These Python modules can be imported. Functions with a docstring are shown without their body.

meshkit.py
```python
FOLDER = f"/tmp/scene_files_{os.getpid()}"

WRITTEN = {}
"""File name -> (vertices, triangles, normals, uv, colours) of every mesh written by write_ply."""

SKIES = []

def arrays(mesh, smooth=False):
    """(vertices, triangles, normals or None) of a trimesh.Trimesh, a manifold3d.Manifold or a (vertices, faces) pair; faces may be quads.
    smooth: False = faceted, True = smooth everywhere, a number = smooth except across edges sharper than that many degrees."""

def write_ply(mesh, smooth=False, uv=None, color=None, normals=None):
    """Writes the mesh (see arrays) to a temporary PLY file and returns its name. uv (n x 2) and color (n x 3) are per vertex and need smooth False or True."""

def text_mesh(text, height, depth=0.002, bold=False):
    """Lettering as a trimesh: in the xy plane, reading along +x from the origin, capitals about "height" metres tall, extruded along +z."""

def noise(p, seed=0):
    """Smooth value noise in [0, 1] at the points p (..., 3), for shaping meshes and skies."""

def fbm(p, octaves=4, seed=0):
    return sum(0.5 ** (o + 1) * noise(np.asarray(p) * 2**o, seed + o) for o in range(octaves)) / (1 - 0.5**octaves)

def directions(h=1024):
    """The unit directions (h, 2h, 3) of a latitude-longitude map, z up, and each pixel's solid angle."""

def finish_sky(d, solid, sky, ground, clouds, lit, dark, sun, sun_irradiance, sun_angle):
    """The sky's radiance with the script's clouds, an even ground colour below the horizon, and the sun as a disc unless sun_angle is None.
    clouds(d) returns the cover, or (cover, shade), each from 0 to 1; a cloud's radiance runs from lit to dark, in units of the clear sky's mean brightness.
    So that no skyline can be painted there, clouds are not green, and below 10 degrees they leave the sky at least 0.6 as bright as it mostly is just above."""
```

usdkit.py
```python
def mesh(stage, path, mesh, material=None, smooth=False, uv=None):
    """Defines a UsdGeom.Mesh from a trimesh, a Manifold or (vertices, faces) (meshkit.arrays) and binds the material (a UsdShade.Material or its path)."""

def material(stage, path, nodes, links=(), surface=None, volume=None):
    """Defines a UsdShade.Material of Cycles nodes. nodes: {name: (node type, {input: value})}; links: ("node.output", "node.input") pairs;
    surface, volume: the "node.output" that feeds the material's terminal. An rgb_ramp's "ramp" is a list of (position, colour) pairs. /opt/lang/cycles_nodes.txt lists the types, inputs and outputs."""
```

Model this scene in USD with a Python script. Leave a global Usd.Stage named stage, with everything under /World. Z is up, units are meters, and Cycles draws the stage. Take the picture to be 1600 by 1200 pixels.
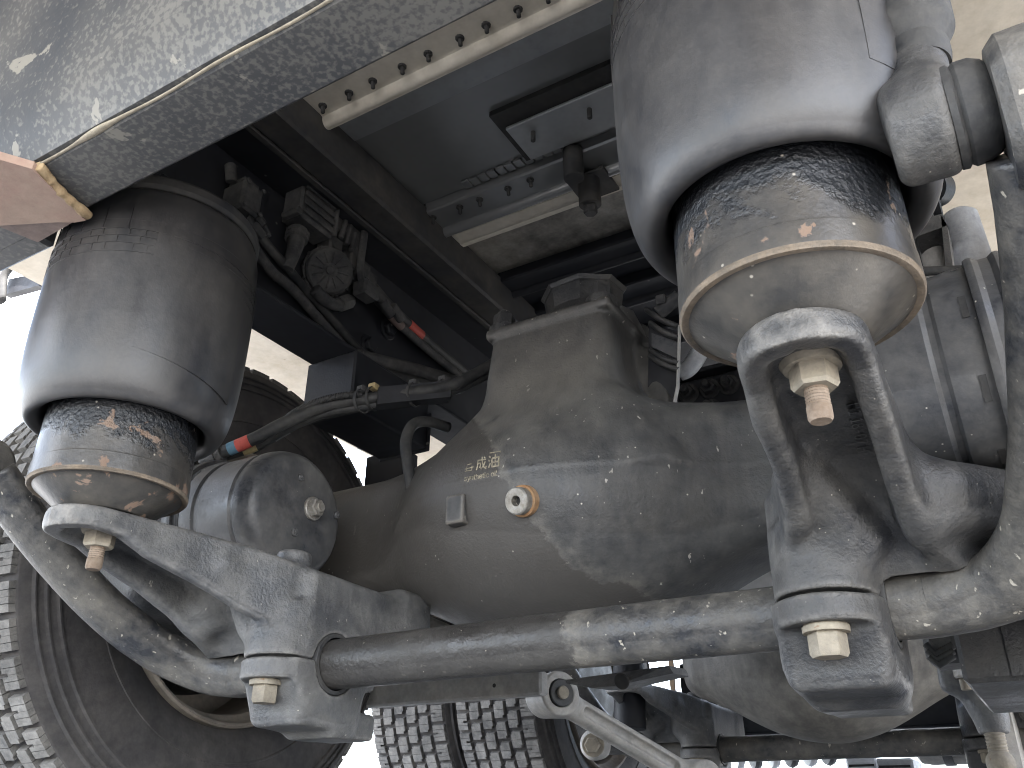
import math, random
import numpy as np
import trimesh, usdkit, meshkit
from pxr import Usd, UsdGeom, UsdShade, UsdLux, Gf, Sdf, Vt
random.seed(7); RNG = np.random.default_rng(7)
stage = Usd.Stage.CreateInMemory()
UsdGeom.SetStageUpAxis(stage, UsdGeom.Tokens.z); UsdGeom.SetStageMetersPerUnit(stage, 1.0)
World = UsdGeom.Xform.Define(stage, '/World'); stage.SetDefaultPrim(World.GetPrim())
UsdGeom.Scope.Define(stage, '/World/Looks')

# ------------------------------------------------------------------ camera, sky, sun, exposure
# x = across the truck (to the right), y = forward along the truck, z = up; rear axle centre at y = 0
CAM = np.array([.576, -1.292, .051]); YAW, PITCH, ROLL, FPX = .541, .4722, .0076, 1354.7
EXPOSURE = 3.05
SUN_AZ, SUN_EL = math.radians(140), math.radians(55)      # azimuth of the direction towards the sun, from +y towards +x
SKY_STRENGTH, SUN_INTENSITY = .13, 1.1
def cam_axes():
    f = np.array([-math.sin(YAW)*math.cos(PITCH), math.cos(YAW)*math.cos(PITCH), math.sin(PITCH)])
    r = np.array([math.cos(YAW), math.sin(YAW), 0]); u = np.cross(r, f)
    return np.array([math.cos(ROLL)*r + math.sin(ROLL)*u, -math.sin(ROLL)*r + math.cos(ROLL)*u, f])
RC = cam_axes()
cam = UsdGeom.Camera.Define(stage, '/World/camera')
m = Gf.Matrix4d(*RC[0], 0, *RC[1], 0, *(-RC[2]), 0, *CAM, 1)
cam.AddTransformOp().Set(m)
cam.CreateHorizontalApertureAttr(36.0); cam.CreateVerticalApertureAttr(27.0)
cam.CreateFocalLengthAttr(36.0*FPX/1600); cam.CreateClippingRangeAttr(Gf.Vec2f(.02, 500))
cam.CreateExposureAttr(EXPOSURE)

sd = np.array([math.sin(SUN_AZ)*math.cos(SUN_EL), math.cos(SUN_AZ)*math.cos(SUN_EL), math.sin(SUN_EL)])
skym = usdkit.material(stage, '/World/Looks/sky_light', {
    's': ('sky_texture', {'sky_type': 'single_scattering', 'sun_disc': False, 'sun_elevation': SUN_EL, 'sun_rotation': math.atan2(sd[0], sd[1]), 'aerosol_density': 2.5}),
    'n': ('noise_texture', {'scale': 2.2, 'detail': 5.0}), 't': ('texture_coordinate', {}),
    'r': ('rgb_ramp', {'ramp': [(.42, (0, 0, 0)), (.7, (1, 1, 1))]}),
    'm': ('mix', {'color2': (9., 9.2, 9.6)}),
    'b': ('background_shader', {'strength': SKY_STRENGTH})},
    [('t.generated', 'n.vector'), ('n.fac', 'r.fac'), ('r.color', 'm.fac'), ('s.color', 'm.color1'), ('m.color', 'b.color')], surface='b.background')
dome = UsdLux.DomeLight.Define(stage, '/World/sky')
UsdShade.MaterialBindingAPI.Apply(dome.GetPrim()).Bind(skym)
dome.GetPrim().SetCustomDataByKey('kind', 'structure')
sun = UsdLux.DistantLight.Define(stage, '/World/sun')
sun.CreateNormalizeAttr(True); sun.CreateIntensityAttr(SUN_INTENSITY); sun.CreateAngleAttr(.5); sun.CreateColorAttr(Gf.Vec3f(1, .97, .93))
def look_z(zax):
    zax = zax/np.linalg.norm(zax); x = np.cross([0, 0, 1.], zax); x /= np.linalg.norm(x); y = np.cross(zax, x)
    return Gf.Matrix4d(*x, 0, *y, 0, *zax, 0, 0, 0, 0, 1)
sun.AddTransformOp().Set(look_z(sd))

# ------------------------------------------------------------------ pixel of the photograph -> point on a plane of the truck
def ray(u, v): return RC.T @ np.array([(u-800)/FPX, -(v-600)/FPX, 1.0])
def at(u, v, axis, val):
    d = ray(u, v); k = 'xyz'.index(axis); return CAM + d*(val-CAM[k])/d[k]

# ------------------------------------------------------------------ prims
USED = {}
def uniq(parent, name):
    k = (parent, name); n = USED.get(k, -1)+1; USED[k] = n
    return f'{parent}/{name}' if n == 0 else f'{parent}/{name}_{n:03d}'
LOC = {}
def tag(p, label=None, cat=None, group=None, kind=None):
    p = p.GetPrim() if hasattr(p, 'GetPrim') else p
    for k, v in (('label', label), ('category', cat), ('group', group), ('kind', kind)):
        if v: p.SetCustomDataByKey(k, v)
    return p
def thing(name, loc, label, cat, group=None):
    path = uniq('/World', name); x = UsdGeom.Xform.Define(stage, path); x.AddTranslateOp().Set(Gf.Vec3d(*map(float, loc)))
    LOC[path] = np.array(loc, float); tag(x, label, cat, group); return path
def loc_of(path):
    while path and path not in LOC: path = path.rsplit('/', 1)[0]
    return LOC.get(path, np.zeros(3))
def obj(name, mesh, mat, parent='/World', smooth=False, label=None, kind=None, wear=None, cat=None, group=None):
    """one Mesh prim; mesh = trimesh | manifold | (v,f) | (v,f,n), in world coordinates; returns its path"""
    path = uniq(parent, name); o = loc_of(parent)
    if isinstance(mesh, tuple) and len(mesh) == 3:
        v, f, n = mesh; g = UsdGeom.Mesh.Define(stage, path)
        g.CreatePointsAttr(Vt.Vec3fArray.FromNumpy((v-o).astype(np.float32)))
        g.CreateFaceVertexCountsAttr(Vt.IntArray.FromNumpy(np.full(len(f), 3, np.int32)))
        g.CreateFaceVertexIndicesAttr(Vt.IntArray.FromNumpy(f.astype(np.int32).ravel()))
        g.CreateSubdivisionSchemeAttr('none')
        g.CreateNormalsAttr(Vt.Vec3fArray.FromNumpy(n.astype(np.float32))); g.SetNormalsInterpolation('vertex')
        if wear is not None:
            UsdGeom.PrimvarsAPI(g).CreatePrimvar('wear', Sdf.ValueTypeNames.Color3fArray, 'vertex').Set(Vt.Vec3fArray.FromNumpy(np.repeat(wear[:, None], 3, 1).astype(np.float32) if wear.ndim == 1 else wear.astype(np.float32)))
        UsdShade.MaterialBindingAPI.Apply(g.GetPrim()).Bind(mat)
    else:
        v, f, n = meshkit.arrays(mesh, False)
        g = usdkit.mesh(stage, path, trimesh.Trimesh(v-o, f, process=False) if smooth is not False else (v-o, f), mat, smooth=smooth)
    tag(g, label, cat, group, kind); return path

# ------------------------------------------------------------------ plain meshes
def box(lo, hi, bev=0.0):
    lo, hi = np.minimum(lo, hi).astype(float), np.maximum(lo, hi).astype(float)
    if bev <= 0:
        b = trimesh.creation.box(extents=hi-lo); b.apply_translation((lo+hi)/2); return b
    pts = []
    for sx in (0, 1):
        for sy in (0, 1):
            for sz in (0, 1):
                c = np.where([sx, sy, sz], hi, lo); d = np.where([sx, sy, sz], -1, 1)*bev
                for k in range(3):
                    e = d.copy(); e[k] = 0; pts.append(c+e)
    return trimesh.convex.convex_hull(np.array(pts))
def frame(zax):
    z = np.asarray(zax, float)/np.linalg.norm(zax); a = [0, 0, 1.] if abs(z[2]) < .9 else [1., 0, 0]
    x = np.cross(a, z); x /= np.linalg.norm(x); return x, np.cross(z, x), z
def lathe(prof, base, axis, n=48, x0=None):
    """closed revolve of (r, h) points about axis through base"""
    x, y, z = frame(axis); prof = np.array(prof, float); t = np.linspace(0, 2*np.pi, n, endpoint=False)
    P = (np.asarray(base)[None, None] + prof[:, 1][:, None, None]*z + prof[:, 0][:, None, None]*(np.cos(t)[None, :, None]*x + np.sin(t)[None, :, None]*y)).reshape(-1, 3)
    f = []
    for i in range(len(prof)-1):
        a = i*n+np.arange(n); b = i*n+(np.arange(n)+1) % n
        f += [np.stack([a, b, b+n], 1), np.stack([a, b+n, a+n], 1)]
    f = np.vstack(f); m = trimesh.Trimesh(P, f, process=True, merge_norm=True); m.update_faces(m.nondegenerate_faces()); 
    if m.volume < 0: m.invert()
    return m
def rod(a, b, r, n=20, bev=.0015):
    a, b = np.asarray(a, float), np.asarray(b, float); L = np.linalg.norm(b-a); e = min(bev, r*.4, L*.3)
    return lathe([(0, 0), (r-e, 0), (r, e), (r, L-e), (r-e, L), (0, L)], a, b-a, n)
def hexa(a, b, r, rot=0.0):
    a, b = np.asarray(a, float), np.asarray(b, float); L = np.linalg.norm(b-a); x, y, z = frame(b-a); pts = []
    for h, k in ((0, .9), (L*.12, 1), (L*.85, 1), (L, .88)):
        for i in range(6):
            t = rot+i*np.pi/3; pts.append(a+z*h+r*k*(np.cos(t)*x+np.sin(t)*y))
    return trimesh.convex.convex_hull(np.array(pts))
def catmull(P, n=10):
    P = np.asarray(P, float); Q = np.vstack([2*P[0]-P[1], P, 2*P[-1]-P[-2]]); out = []
    for i in range(1, len(Q)-2):
        t = np.linspace(0, 1, n, endpoint=False)[:, None]; a, b, c, d = Q[i-1:i+3]
        out.append(.5*(2*b+(c-a)*t+(2*a-5*b+4*c-d)*t**2+(3*b-a-3*c+d)*t**3))
    return np.vstack(out+[P[-1:]])
def sweep(P, ra, rb=None, side=(1, 0, 0), n=24, caps=True):
    """tube with ellipse ra (across) x rb (along 'side')"""
    P = np.asarray(P, float); N = len(P); ra = np.broadcast_to(np.asarray(ra, float), N); rb = ra if rb is None else np.broadcast_to(np.asarray(rb, float), N)
    T = np.gradient(P, axis=0); T /= np.linalg.norm(T, axis=1, keepdims=True); s = np.asarray(side, float); V = []
    t = np.linspace(0, 2*np.pi, n, endpoint=False)
    for i in range(N):
        s2 = s - T[i]*(s@T[i]); 
        if np.linalg.norm(s2) < 1e-3: s2 = np.cross(T[i], [0, 0, 1.])
        s2 /= np.linalg.norm(s2); s = s2; u = np.cross(T[i], s2)
        V.append(P[i] + np.cos(t)[:, None]*u*ra[i] + np.sin(t)[:, None]*s2*rb[i])
    V = np.vstack(V); f = []
    for i in range(N-1):
        a = i*n+np.arange(n); b = i*n+(np.arange(n)+1) % n; f += [np.stack([a, b, b+n], 1), np.stack([a, b+n, a+n], 1)]
    if caps:
        V = np.vstack([V, P[:1], P[-1:]]); k = N*n; a = np.arange(n); b = (a+1) % n
        f += [np.stack([np.full(n, k), b, a], 1), np.stack([np.full(n, k+1), (N-1)*n+a, (N-1)*n+b], 1)]
    m = trimesh.Trimesh(V, np.vstack(f), process=False)
    if m.volume < 0: m.invert()
    return m
def join(*ms): return trimesh.util.concatenate([trimesh.Trimesh(*meshkit.arrays(m, False)[:2], process=False) for m in ms])

# ------------------------------------------------------------------ castings: signed distance fields meshed with surface nets
def smin(a, b, k): h = np.clip(.5+.5*(b-a)/k, 0, 1); return b+(a-b)*h-k*h*(1-h)
def smax(a, b, k): return -smin(-a, -b, k)
def s_ell(P, c, r): q = (P-np.array(c, P.dtype))/np.array(r, P.dtype); k0 = np.linalg.norm(q, axis=1); k1 = np.linalg.norm(q/np.array(r, P.dtype), axis=1); return k0*(k0-1)/np.maximum(k1, 1e-6)
def s_box(P, lo, hi, r=0.0):
    lo, hi = np.array(lo, P.dtype), np.array(hi, P.dtype); q = np.abs(P-(lo+hi)/2)-(hi-lo)/2+r
    return np.linalg.norm(np.maximum(q, 0), axis=1)+np.minimum(q.max(1), 0)-r
def s_cap(P, a, b, ra, rb=None):
    rb = ra if rb is None else rb; a, b = np.array(a, P.dtype), np.array(b, P.dtype); d = b-a; t = np.clip((P-a)@d/(d@d), 0, 1)
    return np.linalg.norm(P-a-t[:, None]*d, axis=1)-(ra+(rb-ra)*t)
def s_cyl(P, a, b, ra, rb=None, r=0.0):
    rb = ra if rb is None else rb; a, b = np.array(a, P.dtype), np.array(b, P.dtype); L = np.linalg.norm(b-a); d = (b-a)/L; h = (P-a)@d
    rad = np.linalg.norm(P-a-h[:, None]*d, axis=1); t = np.clip(h/L, 0, 1); qx = rad-(ra+(rb-ra)*t)+r; qy = np.abs(h-L/2)-L/2+r
    return np.hypot(np.maximum(qx, 0), np.maximum(qy, 0))+np.minimum(np.maximum(qx, qy), 0)-r
def nets(f, lo, hi, h):
    lo = np.array(lo, np.float32); n = np.ceil((np.array(hi)-lo)/h).astype(int)+1; n = ((n+3)//4)*4
    c = n//4; ax = [lo[k]+h*(np.arange(c[k])*4+1.5) for k in range(3)]
    G = np.stack(np.meshgrid(*ax, indexing='ij'), -1).reshape(-1, 3).astype(np.float32); F0 = f(G).reshape(c).astype(np.float32)
    F = F0.repeat(4, 0).repeat(4, 1).repeat(4, 2); idx = np.argwhere(np.abs(F) < 4*h*1.9)
    F[tuple(idx.T)] = f((lo+idx*h).astype(np.float32))
    s = F < 0; S = np.zeros(np.array(F.shape)-1, np.int8)
    for d in np.ndindex(2, 2, 2): S += s[d[0]:F.shape[0]-1+d[0], d[1]:F.shape[1]-1+d[1], d[2]:F.shape[2]-1+d[2]]
    act = np.argwhere((S > 0) & (S < 8)); vid = np.full(S.shape, -1, np.int64); vid[tuple(act.T)] = np.arange(len(act))
    acc = np.zeros((len(act), 3)); cnt = np.zeros(len(act)); corners = list(np.ndindex(2, 2, 2))
    for a in corners:
        for k in range(3):
            if a[k] == 0:
                b = list(a); b[k] = 1; fa = F[tuple((act+a).T)]; fb = F[tuple((act+b).T)]; x = (fa < 0) != (fb < 0)
                t = np.where(x, fa/np.where(x, fa-fb, 1), 0); p = np.repeat(np.array(a, float)[None], len(act), 0); p[:, k] = t
                acc += np.where(x[:, None], p, 0); cnt += x
    V = lo+h*(act+acc/cnt[:, None]); T = []
    for k in range(3):
        i, j = (k+1) % 3, (k+2) % 3; sl = [slice(None)]*3; sl[k] = slice(0, -1); sh = [slice(None)]*3; sh[k] = slice(1, None)
        e = np.argwhere(s[tuple(sl)] != s[tuple(sh)]); e = e[(e[:, i] > 0) & (e[:, j] > 0) & (e[:, i] < F.shape[i]-1) & (e[:, j] < F.shape[j]-1)]
        di = np.zeros(3, int); di[i] = 1; dj = np.zeros(3, int); dj[j] = 1
        q = np.stack([vid[tuple((e-di-dj).T)], vid[tuple((e-dj).T)], vid[tuple(e.T)], vid[tuple((e-di).T)]], 1)
        fl = ~s[tuple(e.T)]; q[fl] = q[fl][:, ::-1]; T += [q[:, [0, 1, 2]], q[:, [0, 2, 3]]]
    T = np.vstack(T); T = T[(T >= 0).all(1)]; V = V.astype(np.float64)
    def grad(V, e):
        g = np.zeros_like(V)
        for k in range(3):
            d = np.zeros(3); d[k] = e; g[:, k] = (f(V+d)-f(V-d))/(2*e)
        return g
    for _ in range(2):
        g = grad(V, h*.25); d = f(V); V = V-np.clip((d/np.maximum((g*g).sum(1), .2)), -h*.5, h*.5)[:, None]*g
    g = grad(V, h*.4); nrm = g/np.maximum(np.linalg.norm(g, axis=1, keepdims=True), 1e-9)
    # wear: how convex the surface is here (edges that rub and shed their paint)
    e = .006; cv = (f(V+nrm*0)-f(V-nrm*e)-e); lap = -f(V)*6
    for k in range(3):
        d = np.zeros(3); d[k] = e; lap = lap+f(V+d)+f(V-d)
    wear = np.clip(lap/e*.55-.12, 0, 1)
    return (V, T, nrm), wear
def cast(name, f, lo, hi, h, mat, parent, stain_f=None, **kw):
    mesh, wear = nets(f, lo, hi, h)
    if stain_f is not None: wear = np.stack([wear, *stain_f(mesh[0])], 1)
    return obj(name, mesh, mat, parent, wear=wear, **kw)
def march(f, p, d, n=80):
    p = np.array(p, float); d = np.array(d, float); d = d/np.linalg.norm(d, axis=-1, keepdims=True)
    for _ in range(n): p = p+d*(f(p)*.8)[:, None]
    return p

# ------------------------------------------------------------------ materials
def surf(name, base, dust=None, dust_amt=.5, scale=6., rough=.6, rough_dust=.9, spec=.35, metal=0., bump=.25, bump_scale=220., wear=None, wear_amt=.6,
         speck=None, speck_amt=.5, speck_scale=90., mott=.30, stain=None, chips=None, chip_amt=.3, rust=None, rust_amt=.0, rust_scale=14., coat=0., stretch=None, streak=0.):
    """painted / rubber / cast surface: base colour, cloudy dust, fine specks of splashed mud, rust patches, rubbed edges (primvar wear)"""
    N = {'g': ('geometry', {}), 'mp': ('mapping', {'scale': stretch or (1, 1, 1)}),
         'n1': ('noise_texture', {'scale': scale, 'detail': 6., 'roughness': .68, 'distortion': .1}),
         'n2': ('noise_texture', {'scale': scale*6.3, 'detail': 5., 'roughness': .7}),
         'n3': ('noise_texture', {'scale': bump_scale, 'detail': 3., 'roughness': .6}),
         'add': ('math', {'math_type': 'multiply_add', 'value2': .45}),
         'r1': ('rgb_ramp', {'ramp': [(.57, (0, 0, 0)), (.94, (1, 1, 1))]}),
         'k1': ('math', {'math_type': 'multiply', 'value2': dust_amt}),
         'c1': ('mix', {'color1': base, 'color2': dust or tuple(min(1, 2.2*b+.02) for b in base)}),
         'bp': ('bump', {'strength': bump, 'distance': .0015}),
         'p': ('principled_bsdf', {'metallic': metal, 'specular_ior_level': spec, 'coat_weight': coat, 'coat_roughness': .15}),
         'ro': ('map_range', {'to_min': rough, 'to_max': rough_dust})}
    L = [('g.position', 'mp.vector'), ('mp.vector', 'n1.vector'), ('g.position', 'n2.vector'), ('g.position', 'n3.vector'),
         ('n2.fac', 'add.value1'), ('n1.fac', 'add.value3'), ('add.value', 'r1.fac'), ('r1.color', 'k1.value1'), ('k1.value', 'c1.fac'),
         ('n3.fac', 'bp.height'), ('bp.normal', 'p.normal'), ('k1.value', 'ro.value'), ('ro.result', 'p.roughness')]
    last = 'c1.color'
    if streak:
        N['ms'] = ('mapping', {'scale': (38, 38, 2.2)}); N['ns'] = ('noise_texture', {'scale': 1., 'detail': 3., 'roughness': .6})
        N['rs'] = ('rgb_ramp', {'ramp': [(.42, (0, 0, 0)), (.72, (1, 1, 1))]}); N['ks'] = ('math', {'math_type': 'multiply', 'value2': streak})
        N['cs'] = ('mix', {'color2': dust or base})
        L += [('g.position', 'ms.vector'), ('ms.vector', 'ns.vector'), ('ns.fac', 'rs.fac'), ('rs.color', 'ks.value1'), ('ks.value', 'cs.fac'), (last, 'cs.color1')]; last = 'cs.color'
    if mott:
        N['mm'] = ('map_range', {'from_min': .3, 'from_max': .7, 'to_min': 1-mott, 'to_max': 1+mott}); N['mx'] = ('mix', {'mix_type': 'multiply', 'fac': 1.0}); N['mc'] = ('combine_color', {})
        N['n5'] = ('noise_texture', {'scale': 26., 'detail': 9., 'roughness': .78})
        L += [('g.position', 'n5.vector'), ('n5.fac', 'mm.value'), ('mm.result', 'mc.r'), ('mm.result', 'mc.g'), ('mm.result', 'mc.b'), ('mc.color', 'mx.color2'), (last, 'mx.color1')]; last = 'mx.color'
    if chips:
        N['nc'] = ('noise_texture', {'scale': 95., 'detail': 3., 'roughness': .5, 'distortion': .3}); N['rc'] = ('rgb_ramp', {'ramp': [(.995-chip_amt, (0, 0, 0)), (1.02-chip_amt, (1, 1, 1))]}); N['cc'] = ('mix', {'color2': chips})
        N['mcp'] = ('mapping', {'scale': (1., 1., .45), 'rotation': (.4, .3, .2)})
        L += [('g.position', 'mcp.vector'), ('mcp.vector', 'nc.vector'), ('nc.fac', 'rc.fac'), ('rc.color', 'cc.fac'), (last, 'cc.color1')]; last = 'cc.color'
    if stain:
        N['ws'] = ('attribute', {'attribute': 'wear'}); N['wg'] = ('separate_color', {}); N['sa'] = ('math', {'math_type': 'multiply_add', 'value2': .35})
        N['sr'] = ('rgb_ramp', {'ramp': [(.655, (0, 0, 0)), (.69, (1, 1, 1))]}); N['sk'] = ('math', {'math_type': 'multiply', 'value2': .85}); N['sm'] = ('mix', {'color2': stain})
        L += [('ws.color', 'wg.color'), ('n2.fac', 'sa.value1'), ('wg.g', 'sa.value3'), ('sa.value', 'sr.fac'), ('sr.color', 'sk.value1'), ('sk.value', 'sm.fac'), ('sd.color', 'sm.color1'), (last, 'sd.color1'), ('n2.fac', 'sq.value1'), ('sq.value', 'sb.value1'), ('wg.b', 'sb.value2'), ('sb.value', 'sd.fac'), ('sa.value', 'se.fac'), ('se.color', 'sf.value1'), ('n5.fac', 'sg.value'), ('sg.result', 'sf.value2'), ('sf.value', 'sh.fac'), ('sm.color', 'sh.color1')]; last = 'sh.color'
        N['se'] = ('rgb_ramp', {'ramp': [(.50, (0, 0, 0)), (.655, (1, 1, 1)), (.69, (0, 0, 0))]}); N['sg'] = ('map_range', {'from_min': .38, 'from_max': .62, 'to_min': 0., 'to_max': .5, 'clamp': True}); N['sf'] = ('math', {'math_type': 'multiply'}); N['sh'] = ('mix', {'color2': (.17, .155, .13)})
        N['sq'] = ('math', {'math_type': 'multiply', 'value2': 1.25, 'use_clamp': True}); N['sb'] = ('math', {'math_type': 'multiply'}); N['sd'] = ('mix', {'color2': (.112, .103, .09)})
    if rust:
        N['nr'] = ('noise_texture', {'scale': rust_scale, 'detail': 6., 'roughness': .65, 'distortion': .6})
        N['rr'] = ('rgb_ramp', {'ramp': [(1-rust_amt-.03, (0, 0, 0)), (1-rust_amt+.02, (1, 1, 1))]})
        N['cr'] = ('mix', {'color2': rust})
        L += [('g.position', 'nr.vector'), ('nr.fac', 'rr.fac'), ('rr.color', 'cr.fac'), (last, 'cr.color1')]; last = 'cr.color'
    if wear:
        N['w'] = ('attribute', {'attribute': 'wear'}); N['wr'] = ('separate_color', {}); N['kw'] = ('math', {'math_type': 'multiply', 'value2': wear_amt, 'use_clamp': True}); N['cw'] = ('mix', {'color2': wear})
        N['kw2'] = ('math', {'math_type': 'multiply'}); N['rw'] = ('map_range', {'from_min': .35, 'from_max': .6, 'to_min': .35, 'to_max': 1.3})
        L += [('w.color', 'wr.color'), ('wr.r', 'kw.value1'), ('n2.fac', 'rw.value'), ('kw.value', 'kw2.value1'), ('rw.result', 'kw2.value2'), ('kw2.value', 'cw.fac'), (last, 'cw.color1')]; last = 'cw.color'
    if speck:
        N['v'] = ('voronoi_texture', {'scale': speck_scale, 'randomness': 1.}); N['nv'] = ('noise_texture', {'scale': speck_scale*.35, 'detail': 3.})
        N['rv'] = ('map_range', {'from_min': .12, 'from_max': .05, 'clamp': True}); N['rn'] = ('rgb_ramp', {'ramp': [(1-speck_amt, (0, 0, 0)), (1-speck_amt+.06, (1, 1, 1))]})
        N['vm'] = ('math', {'math_type': 'multiply'}); N['cv'] = ('mix', {'color2': speck})
        L += [('g.position', 'v.vector'), ('g.position', 'nv.vector'), ('v.distance', 'rv.value'), ('nv.fac', 'rn.fac'), ('rv.result', 'vm.value1'), ('rn.color', 'vm.value2'), ('vm.value', 'cv.fac'), (last, 'cv.color1')]; last = 'cv.color'
    L.append((last, 'p.base_color'))
    return usdkit.material(stage, f'/World/Looks/{name}', N, L, surface='p.BSDF')
DUST = (.27, .235, .19)
M = {}
M['cast'] = surf('cast_paint', (.017, .018, .021), (.085, .081, .074), .85, 9., rough=.34, rough_dust=.8, spec=.6, wear=(.17, .16, .145), wear_amt=.6, speck=(.42, .39, .33), speck_amt=.42, speck_scale=130., bump=.9, chip_amt=.265)
M['bracket'] = surf('bracket_paint', (.045, .047, .051), (.155, .15, .14), .8, 10., rough=.38, rough_dust=.8, spec=.55, wear=(.26, .245, .225), wear_amt=.55, speck=(.5, .46, .38), speck_amt=.42, speck_scale=110., bump=.9, chips=(.3, .285, .25), chip_amt=.265)
M['axle'] = surf('axle_paint', (.021, .022, .025), (.09, .085, .077), .85, 5., rough=.43, rough_dust=.75, spec=.6, wear=(.2, .18, .155), wear_amt=.5, speck=(.5, .47, .4), speck_amt=.42, speck_scale=75., bump=.6, streak=.55, stain=(.046, .041, .036), chips=(.34, .32, .28), chip_amt=.285)
M['axle_far'] = surf('dusty_axle_paint', (.06, .057, .053), (.17, .158, .138), .8, 4., rough=.4, wear=(.2, .18, .15), bump=.4, streak=.6)
M['bar'] = surf('bar_paint', (.018, .019, .022), (.135, .123, .104), .9, 8., rough=.32, rough_dust=.8, spec=.6, speck=(.4, .37, .3), speck_amt=.44, speck_scale=120., bump=1., bump_scale=110., stain=(.028, .0255, .023), chips=(.3, .275, .23), chip_amt=.31)
M['rubber'] = surf('spring_rubber', (.017, .017, .019), (.062, .057, .052), .65, 9., rough=.36, rough_dust=.58, spec=.65, bump=.15, stretch=(1.6, 1.6, .6), mott=.2)
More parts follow.
